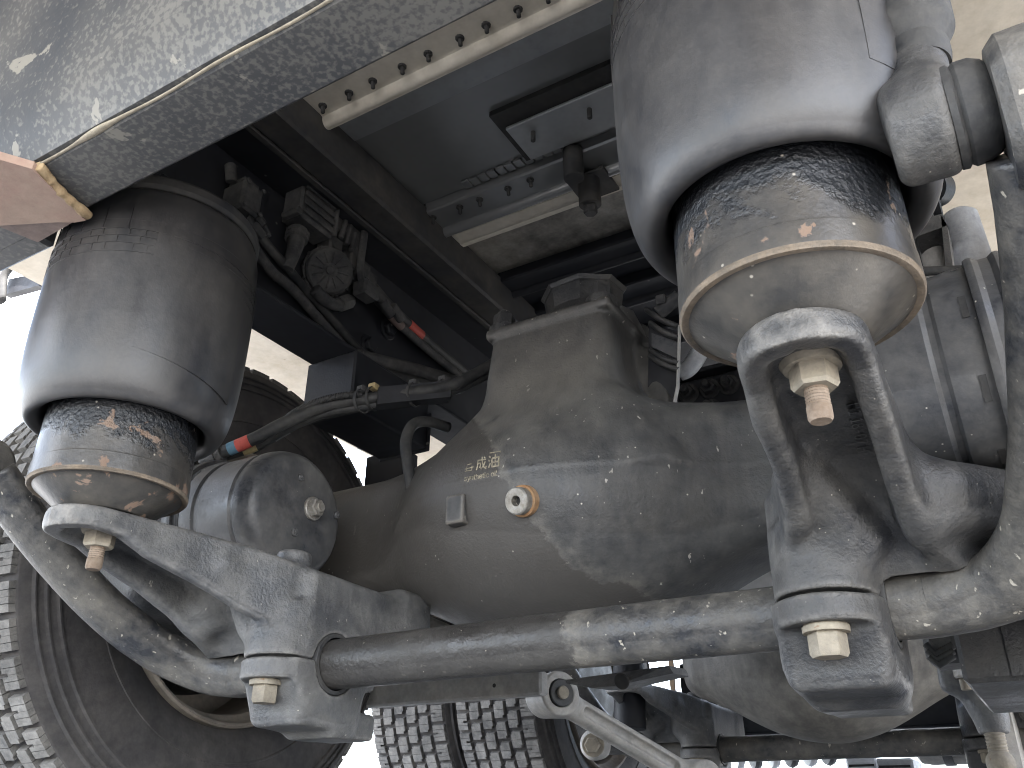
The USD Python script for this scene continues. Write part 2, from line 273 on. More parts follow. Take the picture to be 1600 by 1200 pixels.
def piston_mat():
    """gloss black wrinkled paint on the upper band, dulled by dried mud lower down, rust where it has flaked"""
    N = {'g': ('geometry', {}), 'sx': ('separate_xyz', {}), 'n1': ('noise_texture', {'scale': 13., 'detail': 6., 'roughness': .65, 'distortion': .5}), 'n2': ('noise_texture', {'scale': 24., 'detail': 7., 'roughness': .66}),
         'n3': ('noise_texture', {'scale': 150., 'detail': 4., 'roughness': .6}), 'nr': ('noise_texture', {'scale': 19., 'detail': 6., 'roughness': .6, 'distortion': .4}),
         'zz': ('map_range', {'from_min': .448, 'from_max': .575, 'to_min': -.30, 'to_max': .46}), 'za': ('math', {'math_type': 'add'}), 'w': ('rgb_ramp', {'ramp': [(.46, (0, 0, 0)), (.58, (1, 1, 1))]}),
         'd1': ('mix', {'color1': (.027, .026, .025), 'color2': (.068, .061, .052)}), 'rd': ('rgb_ramp', {'ramp': [(.35, (0, 0, 0)), (.68, (1, 1, 1))]}), 'c1': ('mix', {'color2': (.012, .013, .015)}),
         'rr': ('rgb_ramp', {'ramp': [(.605, (0, 0, 0)), (.625, (1, 1, 1))]}), 'cr': ('mix', {'color1': (.14, .075, .042), 'color2': (.2, .16, .13)}), 'c2': ('mix', {}),
         'v': ('voronoi_texture', {'scale': 75.}), 'nv': ('noise_texture', {'scale': 24., 'detail': 3.}), 'rv': ('map_range', {'from_min': .13, 'from_max': .06, 'clamp': True}), 'rn': ('rgb_ramp', {'ramp': [(.54, (0, 0, 0)), (.6, (1, 1, 1))]}), 'vm': ('math', {'math_type': 'multiply'}), 'c3': ('mix', {'color2': (.34, .31, .26)}),
         'ro': ('map_range', {'to_min': .36, 'to_max': .13}), 'ro2': ('mix_float', {'b': .85}), 'bs': ('map_range', {'to_min': .10, 'to_max': .8}), 'bp': ('bump', {'distance': .006}), 'p': ('principled_bsdf', {'specular_ior_level': .5})}
    L = [('g.position', k+'.vector') for k in ('sx', 'n1', 'n2', 'n3', 'nr', 'v', 'nv')]+[('sx.z', 'zz.value'), ('zz.result', 'za.value1'), ('n1.fac', 'za.value2'), ('za.value', 'w.fac'), ('n2.fac', 'rd.fac'), ('rd.color', 'd1.fac'), ('d1.color', 'c1.color1'), ('w.color', 'c1.fac'),
         ('nr.fac', 'rr.fac'), ('n2.fac', 'cr.fac'), ('rr.color', 'c2.fac'), ('c1.color', 'c2.color1'), ('cr.color', 'c2.color2'), ('v.distance', 'rv.value'), ('nv.fac', 'rn.fac'), ('rv.result', 'vm.value1'), ('rn.color', 'vm.value2'), ('vm.value', 'c3.fac'), ('c2.color', 'c3.color1'), ('c3.color', 'p.base_color'),
         ('w.color', 'ro.value'), ('ro.result', 'ro2.a'), ('rr.color', 'ro2.fac'), ('ro2.result', 'p.roughness'), ('w.color', 'bs.value'), ('bs.result', 'bp.strength'), ('n3.fac', 'bp.height'), ('bp.normal', 'p.normal')]
    return usdkit.material(stage, '/World/Looks/piston_paint', N, L, surface='p.BSDF')
M['piston'] = piston_mat()
M['rim_rust'] = surf('rim_rust', (.085, .074, .062), (.2, .155, .11), .9, 14., rough=.8, bump=.8)
M['chamber'] = surf('chamber_paint', (.032, .034, .039), (.115, .11, .103), .8, 9., rough=.30, mott=.25, spec=.45, speck=(.5, .47, .4), speck_amt=.42, speck_scale=95., bump=.2)
M['sheet'] = surf('grey_sheet', (.34, .35, .36), (.2, .19, .17), .5, 3., rough=.28, spec=.5, metal=.6, bump=.05, mott=0.08)
M['sheet_dark'] = surf('smooth_sheet', (.24, .24, .24), (.17, .165, .155), .5, 2.2, rough=.3, rough_dust=.45, spec=.5, metal=.5, bump=.04, mott=0.06)
M['sheet_stain'] = surf('stained_sheet', (.3, .28, .25), (.05, .045, .04), 1., 4., rough=.35, rough_dust=.5, spec=.5, metal=.3, bump=.05)
M['white_rail'] = surf('pale_rail', (.52, .48, .41), (.36, .31, .24), .6, 6., rough=.4, bump=.1, mott=0.12)
M['beige'] = surf('beige_floor', (.50, .45, .37), (.34, .28, .2), .6, 5., rough=.6, bump=.1, speck=(.2, .15, .1), speck_amt=.42, speck_scale=24., mott=0.12)
M['frame'] = surf('frame_paint', (.009, .010, .014), (.032, .032, .034), .6, 7., rough=.5, bump=.3, speck=(.2, .19, .17), speck_amt=.42, speck_scale=28.)
M['sill'] = surf('sill_paint', (.024, .025, .028), (.075, .068, .058), .8, 9., rough=.6, bump=.3)
M['valve'] = surf('valve_dust', (.026, .027, .03), (.1, .094, .088), .8, 14., rough=.75, bump=.6)
M['hose'] = surf('hose_rubber', (.016, .017, .019), (.085, .081, .075), .7, 18., rough=.5, bump=.3)
M['bolt'] = surf('dusty_zinc', (.2, .175, .14), (.3, .265, .2), .7, 30., rough=.7, bump=.5, rust=(.2, .12, .07), rust_amt=.33, rust_scale=60.)
M['thread'] = surf('rusty_thread', (.16, .115, .08), (.26, .21, .165), .8, 40., rough=.8, bump=.6)
M['plug'] = surf('bright_plug', (.34, .33, .31), (.2, .17, .13), .8, 40., rough=.35, metal=.6, bump=.4)
M['orange'] = surf('orange_rust', (.26, .14, .065), (.34, .25, .16), .7, 60., rough=.9, bump=.6)
M['tyre'] = surf('tyre_rubber', (.036, .034, .035), (.1, .091, .083), .75, 6., rough=.75, bump=.3)
M['tread'] = surf('tread_rubber', (.08, .077, .074), (.24, .226, .205), .8, 12., rough=.85, bump=.6)
M['rim'] = surf('rim_paint', (.17, .15, .125), (.3, .25, .2), .7, 8., rough=.55, bump=.3)
M['primer'] = surf('red_primer', (.30, .195, .155), (.36, .28, .22), .8, 8., rough=.65, bump=.2, mott=0.15)
M['primer_dark'] = surf('dark_primer', (.17, .125, .11), (.22, .17, .145), .7, 12., rough=.65, bump=.2)
M['weld'] = surf('rusty_weld', (.36, .27, .16), (.24, .15, .08), .7, 40., rough=.8, bump=.7)
M['light_cast'] = surf('pale_forging', (.26, .255, .245), (.36, .33, .29), .7, 10., rough=.55, wear=(.45, .43, .39), wear_amt=.6, bump=.4, speck=(.45, .42, .36), speck_amt=.36)
M['red'] = surf('red_tape', (.42, .06, .045), (.3, .1, .08), .5, 20., rough=.5)
M['blue'] = surf('blue_tape', (.06, .15, .22), (.15, .2, .22), .5, 20., rough=.5)
M['yellow'] = surf('tan_tape', (.36, .28, .14), (.25, .2, .12), .5, 20., rough=.6)
M['ink'] = surf('pale_ink', (.34, .3, .215), (.1, .09, .075), 1., 90., rough=.7, bump=.1)
M['steel'] = surf('wet_steel', (.3, .3, .31), (.2, .19, .17), .5, 12., rough=.3, metal=.7, bump=.2)
M['grey_paint'] = surf('grey_paint', (.33, .34, .36), (.42, .42, .42), .6, 18., rough=.45, speck=(.7, .7, .7), speck_amt=.5, speck_scale=150.)
M['white'] = surf('white_enamel', (.72, .73, .75), (.5, .48, .44), .5, 6., rough=.3, mott=0.1)
M['sock'] = surf('socket_dark', (.03, .03, .03), (.06, .055, .05), .5, 50., rough=.8)
M['seam'] = surf('weld_seam', (.3, .265, .2), (.19, .165, .13), .8, 20., rough=.6, bump=.6)
M['brown_leaf'] = surf('tan_strip', (.35, .25, .16), (.3, .22, .15), .5, 12., rough=.7)
# the wheel-arch beam: dark paint that has broken up into pale flecks
def beam_mat():
    N = {'g': ('geometry', {}), 'n1': ('noise_texture', {'scale': 135., 'detail': 2.5, 'roughness': .5}), 'n0': ('noise_texture', {'scale': 4.2, 'detail': 5.}),
         'n4': ('noise_texture', {'scale': 11., 'detail': 5., 'roughness': .6, 'distortion': .3}), 'sx': ('separate_xyz', {}),
         'gx': ('map_range', {'from_min': -.5, 'from_max': .4, 'to_min': -.03, 'to_max': .085}),
         'a': ('math', {'math_type': 'multiply_add', 'value2': .42}), 'a2': ('math', {'math_type': 'add'}),
         'r': ('rgb_ramp', {'ramp': [(.72, (0, 0, 0)), (.86, (1, 1, 1))]}), 'r4': ('rgb_ramp', {'ramp': [(.655, (0, 0, 0)), (.67, (1, 1, 1))]}),
         'cb': ('mix', {'color1': (.032, .036, .043), 'color2': (.085, .084, .082)}), 'rb': ('rgb_ramp', {'ramp': [(.35, (0, 0, 0)), (.7, (1, 1, 1))]}),
         'k': ('math', {'math_type': 'multiply', 'value2': .42}), 'c': ('mix', {'color2': (.2, .192, .172)}), 'c4': ('mix', {'color2': (.2, .19, .165)}),
         'bp': ('bump', {'strength': .3, 'distance': .001}), 'p': ('principled_bsdf', {'roughness': .55, 'specular_ior_level': .4})}
    L = [('g.position', x+'.vector') for x in ('n1', 'n0', 'n4', 'sx')] + [('sx.x', 'gx.value'), ('n0.fac', 'a.value1'), ('n1.fac', 'a.value3'), ('a.value', 'a2.value1'), ('gx.result', 'a2.value2'), ('a2.value', 'r.fac'),
         ('n0.fac', 'rb.fac'), ('rb.color', 'cb.fac'), ('cb.color', 'c.color1'), ('r.color', 'k.value1'), ('k.value', 'c.fac'), ('n4.fac', 'r4.fac'), ('r4.color', 'c4.fac'), ('c.color', 'c4.color1'), ('c4.color', 'p.base_color'),
         ('n1.fac', 'bp.height'), ('bp.normal', 'p.normal')]
    return usdkit.material(stage, '/World/Looks/flecked_paint', N, L, surface='p.BSDF')
M['beam'] = beam_mat()
M['ground'] = surf('concrete', (.29, .287, .283), (.24, .236, .23), .6, 1.3, rough=.9, bump=.3, bump_scale=60.)

# ------------------------------------------------------------------ ground
g = trimesh.Trimesh([[-250, -250, 0], [250, -250, 0], [250, 250, 0], [-250, 250, 0]], [[0, 1, 2], [0, 2, 3]], process=False)
obj('ground', g, M['ground'], kind='structure')

# ------------------------------------------------------------------ cargo floor seen from below
ZF = 1.30
fl = thing('cargo_floor', (0, 0, ZF), 'underside of the pale cargo floor between and outside the frame rails', 'truck floor')
obj('floor_panel', box((-1.46, -3.2, ZF+.002), (-.60, 2.7, ZF+.04)), M['beige'], fl, label='beige outer floor panel lit from the ground')
obj('floor_panel', box((.60, -3.2, ZF+.002), (1.46, 2.7, ZF+.04)), M['beige'], fl, label='beige outer floor panel with mud spots')
obj('inner_panel', box((-.60, -.285, ZF+.025), (.60, -.036, ZF+.05)), M['sheet_dark'], fl, label='grey metal floor sheet with dull reflections')
obj('inner_panel', box((-.60, -3.2, ZF+.03), (.60, -.46, ZF+.055)), M['sheet'], fl)
obj('inner_panel', box((-.60, .124, ZF+.028), (.60, .292, ZF+.052)), M['sheet_stain'], fl, label='floor sheet with dark oily stains')
obj('inner_panel', box((-.60, .292, ZF+.03), (.60, 2.7, ZF+.055)), M['frame'], fl)
obj('grey_strip', box((-.60, -.348, ZF+.012), (.60, -.287, ZF+.04)), M['sheet'], fl)
obj('dark_gap', box((-.60, -.036, ZF+.04), (.60, .124, ZF+.06)), M['sock'], fl)
for k in range(12):   # little overlapping strip ends along the sheet's front edge
    p = np.array([-.30+k*.0225, -.05, ZF+.02]); obj('strip_end', box(p+(0, -.012, -.003), p+(.018, .012, .003), .0008), M['sheet_dark'], fl)

def crossmember(name, y0, y1, mat, label, ridge=True, bolts=(), zb=ZF, nuts=None, x0=-.415, x1=.6):
    t = thing(name, (0, (y0+y1)/2, zb), label, 'crossmember')
    w = y1-y0
    pr = [(y0, zb+.05), (y0, zb+.004), (y0+.004, zb), (y1-w*.36, zb), (y1-w*.30, zb-.002)]
    if ridge:
        for a in np.linspace(0, math.pi, 9): pr.append((y1-w*.17-w*.13*math.cos(a), zb-.002-w*.17*math.sin(a)))
    pr += [(y1-.002, zb), (y1, zb+.004), (y1, zb+.05)]
    from shapely.geometry import Polygon
    m = trimesh.creation.extrude_polygon(Polygon(pr), x1-x0, engine='earcut')
    v = np.array(m.vertices); m.vertices = np.stack([x0+v[:, 2], v[:, 0], v[:, 1]], 1); m.invert() if m.volume < 0 else None
    obj('channel', m, mat, t, smooth=35)
    for (bx, by) in bolts:
        b = obj('bolt', join(rod((bx, by, zb+.003), (bx+.001, by+.002, zb-.019), .0042, 8), rod((bx, by, zb+.003), (bx, by, zb-.004), .0085, 10)), M['sock'], t)
    return t
bl = []
for (u, v) in [(476, 187), (512, 172), (551, 150), (591, 135), (636, 112), (677, 93), (724, 66), (765, 46), (812, 18), (862, 2)]:
    p = at(u, v, 'z', ZF); bl.append((p[0], -.405))
crossmember('floor_crossmember', -.462, -.350, M['white_rail'], 'cream floor crossmember with a row of bolt tips, next to the flecked beam', True, bl)
crossmember('floor_crossmember', -.034, .060, M['sheet_dark'], 'grey bolted crossmember behind the hanging plate', True, [(at(u, v, 'z', ZF)[0], -.012) for (u, v) in [(672, 335), (717, 322), (746, 308), (789, 289), (826, 278)]])
t = crossmember('floor_crossmember', .066, .122, M['white_rail'], 'plain pale strip crossmember with the buffer bracket in its middle', False)
crossmember('floor_crossmember', .292, .37, M['frame'], 'dark crossmember past the stained floor sheet', True)
for k, y in enumerate((.47, .72)):
    crossmember('floor_crossmember', y, y+.09, M['frame'], ['dark crossmember right above the neck of the rear axle', 'farthest dark crossmember above the neck of the rear axle'][k], True)
# buffer bracket with a stub and nut
p = at(925, 285, 'z', ZF-.01)
t = thing('buffer_bracket', p, 'small square bracket with a round stub on the pale strip', 'bracket')
obj('plate', box(p+(-.045, -.04, -.008), p+(.045, .045, .0), .002), M['sill'], t)
obj('stub', rod(p+(0, -.015, -.002), p+(-.004, -.005, -.065), .024, 24), M['sill'], t, smooth=35)
obj('nut', hexa(p+(-.004, -.005, -.065), p+(-.005, -.003, -.085), .015), M['valve'], t)
obj('stub', rod(p+(.0, -.09, .02), p+(0, -.088, -.055), .021, 24), M['sill'], t, smooth=35)
# hanging plate in a dark recess
t = thing('hanging_plate', (.05, -.12, ZF), 'grey plate hung by bolts below a black edged recess', 'plate')
obj('black_pad', box((-.135, -.205, ZF+.012), (.36, -.055, ZF+.03)), M['sock'], t)
obj('plate', box((-.118, -.17, ZF-.002), (.34, -.066, ZF+.006), .0015), M['sheet'], t)
for (u, v) in [(833, 208), (921, 172)]:
    p = at(u, v, 'z', ZF-.005); obj('bolt', rod(p+(0, 0, .004), p+(0, 0, -.022), .005, 10), M['sock'], t)

# ------------------------------------------------------------------ frame rails and the sill beams on them
for s in (-1, 1):
    X = lambda a: s*a
    nm = 'left' if s < 0 else 'right'
    t = thing('frame_rail', (X(.53), 0, .9), ['dark steel frame rail above the smaller air spring, carrying valves', 'dark steel frame rail above the larger air spring'][(s+1)//2], 'frame rail', 'frame rails of the truck')
    obj('web', box((X(.585), -.72, .908), (X(.594), 2.9, 1.228)), M['frame'], t)
    obj('lower_flange', box((X(.479), -.72, .899), (X(.594), 2.9, .908), .002), M['frame'], t)
    obj('upper_flange', box((X(.479), -.72, 1.228), (X(.594), 2.9, 1.237), .002), M['frame'], t)
    t = thing('sill_beam', (X(.44), 0, 1.22), ['long dark sill beam running forward over the valves', 'long dark sill beam above the larger air spring'][(s+1)//2], 'beam', 'sill beams under the cargo floor')
    obj('beam', box((X(.412), -1.2, 1.221), (X(.482), 2.9, ZF+.02), .006), M['sill'], t)
    obj('edge_strip', box((X(.482), -1.2, 1.2185), (X(.497), 2.9, 1.2285), .002), M['sill'], t)

# ------------------------------------------------------------------ flecked crossbeam close to the camera
t = thing('rear_crossbeam', (0, -.82, .8), 'black crossbeam broken up with pale flecks, nearest the camera', 'crossbeam')
from shapely.geometry import Polygon
zb = .80
pr = [(-.776, zb+.30), (-.776, zb+.006), (-.782, zb), (-.860, zb), (-.866, zb+.004), (-.872, zb+.004), (-.905, zb+.06), (-.935, zb+.34), (-.93, zb+.34)]
mm = trimesh.creation.extrude_polygon(Polygon(pr), 2.3, engine='earcut'); v = np.array(mm.vertices); mm.vertices = np.stack([-1.15+v[:, 2], v[:, 0], v[:, 1]], 1)
if mm.volume < 0: mm.invert()
obj('beam', mm, M['beam'], t, smooth=25)
obj('beam_end', box((-1.2, -.858, zb+.0015), (-.536, -.744, zb+.25), .006), M['beam'], t)
xs = np.linspace(-.418, .7, 90); ys = -.866+.0012*np.sin(xs*31); wd = .0018+.0010*meshkit.fbm(np.stack([xs*40, xs*0, xs*0], 1), 3)
wd = wd + .003*np.exp(-((xs+.27)/.03)**2) 
obj('weld_seam', sweep(np.stack([xs, ys, np.full_like(xs, zb+.001)], 1), wd*.55, wd, side=(0, 1, 0), n=12), M['seam'], t, smooth=True, label='pale weld seam along the beam')
# primer bracket wrapped on the beam's end
t = thing('primer_bracket', (-.6, -.82, .79), 'reddish primer bracket with a rusty weld on the crossbeam end', 'bracket')
q = [(-.419, -.773), (-.384, -.874), (-.43, -.95), (-1.0, -.95), (-1.0, -.862), (-.575, -.838), (-.545, -.832), (-.502, -.812), (-.455, -.790), (-.436, -.778)]
mm = trimesh.creation.extrude_polygon(Polygon(q), .012, engine='earcut'); mm.apply_translation((0, 0, zb-.014)); obj('plate', mm, M['primer'], t)
q2 = [(-.436, -.776), (-.455, -.789), (-.502, -.811), (-.545, -.830), (-.53, -.772)]
mm = trimesh.creation.extrude_polygon(Polygon(q2), .008, engine='earcut'); mm.apply_translation((0, 0, zb-.0085)); obj('shelf', mm, M['primer_dark'], t)
wx = catmull([(-.416, -.772, zb-.006), (-.41, -.79, zb-.008), (-.402, -.82, zb-.008), (-.394, -.845, zb-.006), (-.384, -.868, zb-.004)], 12)
wr = .004+.005*meshkit.fbm(wx*80, 3, 5)
obj('weld', sweep(wx, wr, n=12), M['weld'], t, smooth=True)

# ------------------------------------------------------------------ air springs
def air_spring(s, label):
    x, y = s*.46, -.62
    t = thing('air_spring', (x, y, .447), label, 'air spring', 'rear air springs'); b = (x, y, 0); ax = (0, 0, 1)
    lobe = catmull([(.1005, .60, 0), (.1015, .575, 0), (.1035, .556, 0), (.1075, .543, 0), (.113, .5365, 0), (.120, .5345, 0), (.127, .5385, 0), (.1335, .549, 0), (.1385, .566, 0), (.142, .588, 0), (.1445, .617, 0), (.146, .65, 0)], 6)[:, :2]
    prof = [(0, .60)]+[tuple(q) for q in lobe]+[(.1465, .70), (.1465, .745), (.1457, .78), (.1445, .795),
            (.1445, .7965), (.1440, .7972), (.142, .83), (.138, .848), (.134, .8575), (.131, .860), (0, .861)]
    obj('bellows', lathe(prof, b, ax, 128), M['rubber'], t, smooth=28)
    # moulded strip joints of the outer ply
    rz = [.742, .756, .768, .7795]
    for z_ in rz: obj('moulded_ring', lathe([(.145, z_-.0012), (.1472, z_-.0006), (.1472, z_+.0006), (.145, z_+.0012), (.145, z_-.0012)], b, ax, 128), M['rubber'], t)
    base_ang = -150 if s < 0 else -175
    for row in range(3):
        zc = (rz[row]+rz[row+1])/2; hh = (rz[row+1]-rz[row])/2
        for k in range(11 if s < 0 else 9):
            aa = math.radians(base_ang+k*11+row*4+2*math.sin(k*3+row)); r = .1463; c = np.array([x+r*math.cos(aa), y+r*math.sin(aa), zc])
            tt = np.array([-math.sin(aa), math.cos(aa), 0]); nn = np.array([math.cos(aa), math.sin(aa), 0])
            P = np.array([c+tt*.0007*i+nn*.0008*j+np.array([0, 0, hh*k_]) for i in (-1, 1) for j in (-1, 1) for k_ in (-1, 1)]); obj('rib', trimesh.convex.convex_hull(P), M['rubber'], t)
    for k in range(5):
        aa = math.radians((-110 if s < 0 else -165)+k*14); r = .1468; c = np.array([x+r*math.cos(aa), y+r*math.sin(aa), .80]); tt = np.array([-math.sin(aa), math.cos(aa), 0]); nn = np.array([math.cos(aa), math.sin(aa), 0])
        P = np.array([c+tt*.0007*i-nn*.0012+nn*.0008*j-nn*.0015*(k_ > 0)+np.array([0, 0, .018*k_]) for i in (-1, 1) for j in (-1, 1) for k_ in (-1, 1)]); obj('rib', trimesh.convex.convex_hull(P), M['rubber'], t)
    # lapped end of the ply
    aa0 = math.radians(-38 if s < 0 else -44)
    V = []; nz, na = 14, 12
    for i in range(nz):
        z = .60+(.80-.60)*i/(nz-1); r = float(np.interp(z, [.575, .605, .65, .7, .78, .80], [.139, .143, .1455, .1467, .146, .1447]))+.0013
        for j in range(na):
            a = aa0+j*math.radians(64)/(na-1)*(1-.12*(i/(nz-1))); V.append((x+r*math.cos(a), y+r*math.sin(a), z-.025*(j/(na-1))))
    Fq = [(i*na+j, i*na+j+1, (i+1)*na+j+1, (i+1)*na+j) for i in range(nz-1) for j in range(na-1)]
    V = np.array(V); Fq = np.array(Fq); inner = V.copy(); inner[:, :2] = (V[:, :2]-(x, y))*.985+(x, y)
    F3 = np.vstack([Fq[:, [0, 1, 2]], Fq[:, [0, 2, 3]]]); m0 = trimesh.Trimesh(np.vstack([V, inner]), np.vstack([F3, F3[:, ::-1]+len(V)]), process=False)
    # rim walls
    E = [j for j in range(na)]+[i*na+na-1 for i in range(1, nz)]+[(nz-1)*na+j for j in range(na-2, -1, -1)]+[i*na for i in range(nz-2, 0, -1)]
    n0 = len(V); W = []
    for a, c in zip(E, E[1:]+E[:1]): W += [(a, a+n0, c+n0), (a, c+n0, c)]
    m0 = trimesh.Trimesh(m0.vertices, np.vstack([m0.faces, W]), process=False); obj('ply_lap', m0, M['rubber'], t, smooth=30)
    obj('bead', lathe([(.10, .8605), (.135, .8605), (.1385, .866), (.1385, .878), (.134, .884), (0, .884)], b, ax, 96), M['sill'], t, smooth=30)
    obj('top_plate', box((x-.09, y-.09, .884), (x+.09, y+.09, .8985), .003), M['frame'], t)
    f = lambda P: smax(s_cyl(P, (x, y, .447), (x, y, .60), .1010, .0985, .0035), -s_cyl(P, (x, y, .40), (x, y, .4485), .0955, .0945, .001), .002) + (.0011*(meshkit.fbm(P*55, 3, 3)-.5)*np.clip((P[:, 2]-.48)/.04, 0, 1)).astype(P.dtype)
    pm = lathe([(0, .4122), (.050, .4122), (.0535, .4135), (.060, .4185), (.0915, .4435), (.0945, .4455), (.0995, .4455), (.1012, .4475), (.1013, .452), (.1008, .47), (.1003, .4705), (.1000, .473), (.0992, .56), (.098, .60), (0, .60)], b, ax, 160)
    V = np.array(pm.vertices); obj('piston', pm, M['piston'], t, smooth=30)
    obj('piston_rim', lathe([(.0930, .4450), (.0965, .4438), (.0995, .4442), (.1012, .4462), (.1015, .4485), (.1005, .4505), (.0945, .4482), (.0930, .4450)], b, ax, 120), M['rim_rust'], t, smooth=40)
    obj('stud', lathe([(0, .343), (.0085, .343), (.0102, .346), (.0102, .356)]+[(.0088+.0012*(i % 2), .357+i*.0014) for i in range(14)]+[(.0095, .380), (.0095, .41), (0, .41)], (x+.003, y, 0), ax, 20), M['thread'], t, smooth=30)
    obj('nut', join(hexa((x+.003, y, .394), (x+.003, y, .372), .0195, .35), lathe([(0, .400), (.0255, .400), (.0265, .3965), (.0235, .391), (0, .391)], (x+.003, y, 0), ax, 28)), M['bolt'], t, smooth=30)
air_spring(-1, 'smaller looking air spring, above the bracket beside the big brake chamber')
air_spring(1, 'large close air spring with bright wet scuffs on its steel piston')

# ------------------------------------------------------------------ rear axle
AX = dict(cx=-.08, zc=.53, r=(.30, .262, .212))
def axle_f(y0=0., cx=-.08, ell=(.31, .262, .192), zc=.508, tower=True, tube=.105, xl=.80, zb=.424, kb=.11):
    def f(P):
        P = P-np.array([0, y0, 0], P.dtype)
        d = s_box(P, (-xl, -tube, zb), (.80, tube, .645), min(.055, tube*.5))
        d = smin(d, s_ell(P, (cx, 0, zc), ell), kb)
        if tower:
            z = P[:, 2]; k = np.clip((.87-z), -.05, .4); hx = .120+k*.035+np.maximum(k-.17, 0)*.5; hy0 = .125+k*.15
            q0 = np.abs(P[:, 0]-(cx+.025+0*k))-hx+.03; q1 = np.where(P[:, 1] < 0, -P[:, 1]-hy0, P[:, 1]-.10)+.03
            w = np.hypot(np.maximum(q0, 0), np.maximum(q1, 0))+np.minimum(np.maximum(q0, q1), 0)-.03
            w = smax(w, smax(z-.872, .55-z, .004), .004)
            d = smin(d, w*.9, .06)
            fl_ = s_box(P, (cx-.10, -.135, .846), (cx+.152, .10, .868), .008); d = smin(d, fl_, .006)
            fin = s_cap(P, (cx+.165, .02, .80), (cx+.205, -.02, .655), .026, .016); d = smin(d, fin, .03)
        d = d + (.0025*(meshkit.noise(P*9., 4)-.5)).astype(P.dtype)
        # mould seam round the middle of the casting
        d = d - (.0016*np.exp(-((P[:, 2]-.523)/.0022)**2)*(np.abs(P[:, 0]-.16) < .55)).astype(P.dtype)
        return d
    return f
FA = axle_f()
ax_t = thing('rear_axle', (0, 0, .53), 'big dark banjo axle housing with a bright plug and faded oil lettering', 'axle housing')
def on(u, v): d = ray(u, v); return march(FA, CAM[None].repeat(1, 0)+d*.5, d[None])[0]
bd = np.array([at(700, 652, 'y', -.15)[[0, 2]]]+[on(u, v)[[0, 2]] for u, v in ((742, 655), (768, 690), (772, 720), (800, 768), (850, 838), (890, 886), (960, 914), (1010, 925))])
def stain_f(V):   # which side of the edge of the oily dirt a point lies on
    from shapely.geometry import LineString as LS, Point, Polygon as PG
    import shapely
    pg = PG(np.vstack([bd, [[.2, 0], [-1, 0], [-1, bd[0, 1]+.02]]])).buffer(0); q = shapely.points(V[:, [0, 2]]); d = shapely.distance(q, pg.exterior)*np.where(shapely.contains(pg, q), 1, -1)
    return np.clip(.5+d*8, 0, 1)*np.where(V[:, 1] < .05, 1, 0), np.clip(1.25-np.hypot((V[:, 0]+.06)/.17, (V[:, 2]-.70)/.17), 0, 1)*(V[:, 1] < 0)
cast('housing', FA, (-.83, -.36, .27), (.83, .30, .90), .0075, M['axle'], ax_t, stain_f=stain_f)
def on(u, v): d = ray(u, v); return march(FA, CAM[None].repeat(1, 0)+d*.5, d[None])[0]
def nrm_of(f, p):
    g = np.array([f((p+e)[None])[0]-f((p-e)[None])[0] for e in np.eye(3)*.004]); return g/np.linalg.norm(g)
p = on(818, 783); n = nrm_of(FA, p)
n = n+np.array([-.25, 0, 0]); n /= np.linalg.norm(n)
obj('plug_seat', rod(p-n*.01, p+n*.006, .0235, 32), M['orange'], ax_t, smooth=35)
pl = obj('drain_plug', lathe([(0, .008), (.0075, .008), (.0078, .0195), (.012, .0205), (.0182, .0202), (.020, .018), (.0202, .001), (0, .001)], p, n, 40), M['plug'], ax_t, smooth=35)
obj('socket', hexa(p+n*.0070, p+n*.0086, .0078), M['sock'], pl)
p = on(716, 797); n = nrm_of(FA, p)
def fb(P): return s_box(P, p-np.array([.0165, .012, .024]), p+np.array([.0165, .03, .022]), .004)
cast('square_boss', fb, p-.06, p+.06, .0032, M['axle'], ax_t)
# faded lettering: strokes in a flat plate, laid on to the curved housing
def letter_plate(polys, u0, v0, u1, size):
    """polys: list of shapely polygons in unit coordinates; baseline from pixel (u0,v0) towards (u1,v0)"""
    out = []
    a = on(u0, v0); b = on(*u1); ex = b-a; L = np.linalg.norm(ex); ex /= L; ez = np.array([0, 0, 1.])
    for pg in polys:
        m2 = trimesh.creation.extrude_polygon(pg, .0004, engine='earcut'); m2 = m2.subdivide_to_size(.25) if len(m2.faces) < 400 else m2
        V = np.array(m2.vertices); base = a+ex*(V[:, 0]*size)[:, None]+ez*(V[:, 1]*size)[:, None]
        dv = base-CAM; dv /= np.linalg.norm(dv, axis=1, keepdims=True); hit = march(FA, base-dv*.12, dv)
        nn = np.array([nrm_of(FA, h) for h in hit]); m2.vertices = hit+nn*(.0003+V[:, 2:3]); out.append(trimesh.Trimesh(m2.vertices, m2.faces, process=False))
    return join(*out)
from shapely.geometry import LineString
from shapely.ops import unary_union
def strokes(ls, w): 
    u = unary_union([LineString(l).buffer(w, cap_style=2, join_style=2) for l in ls]); return list(getattr(u, 'geoms', [u]))
he = [[(.1, .22), (.9, .30)], [(.28, .05), (.28, .40)], [(.1, .05), (.75, .05)], [(.75, .05), (.75, .4)], [(.3, .55), (.7, .58)]]       # lower part of a worn first character
cheng = [[(.14, .74), (.92, .74)], [(.17, .74), (.15, .3), (.05, .0)], [(.17, .5), (.42, .5), (.40, .16), (.30, .2)], [(.55, .98), (.6, .5), (.72, .15), (.9, .02), (.94, .2)], [(.85, .58), (.72, .3), (.45, .02)], [(.72, .95), (.82, .85)]]
you = [[(.08, .92), (.2, .8)], [(.02, .62), (.14, .52)], [(.04, .02), (.2, .38)], [(.34, .74), (.34, .02)], [(.34, .74), (.94, .74), (.94, .02)], [(.34, .40), (.94, .40)], [(.34, .06), (.94, .06)], [(.64, 1.0), (.64, .06)]]
ov = [[(0, 1.18), (.95, 1.18), (.95, 1.05)]]
from shapely import affinity
big = []
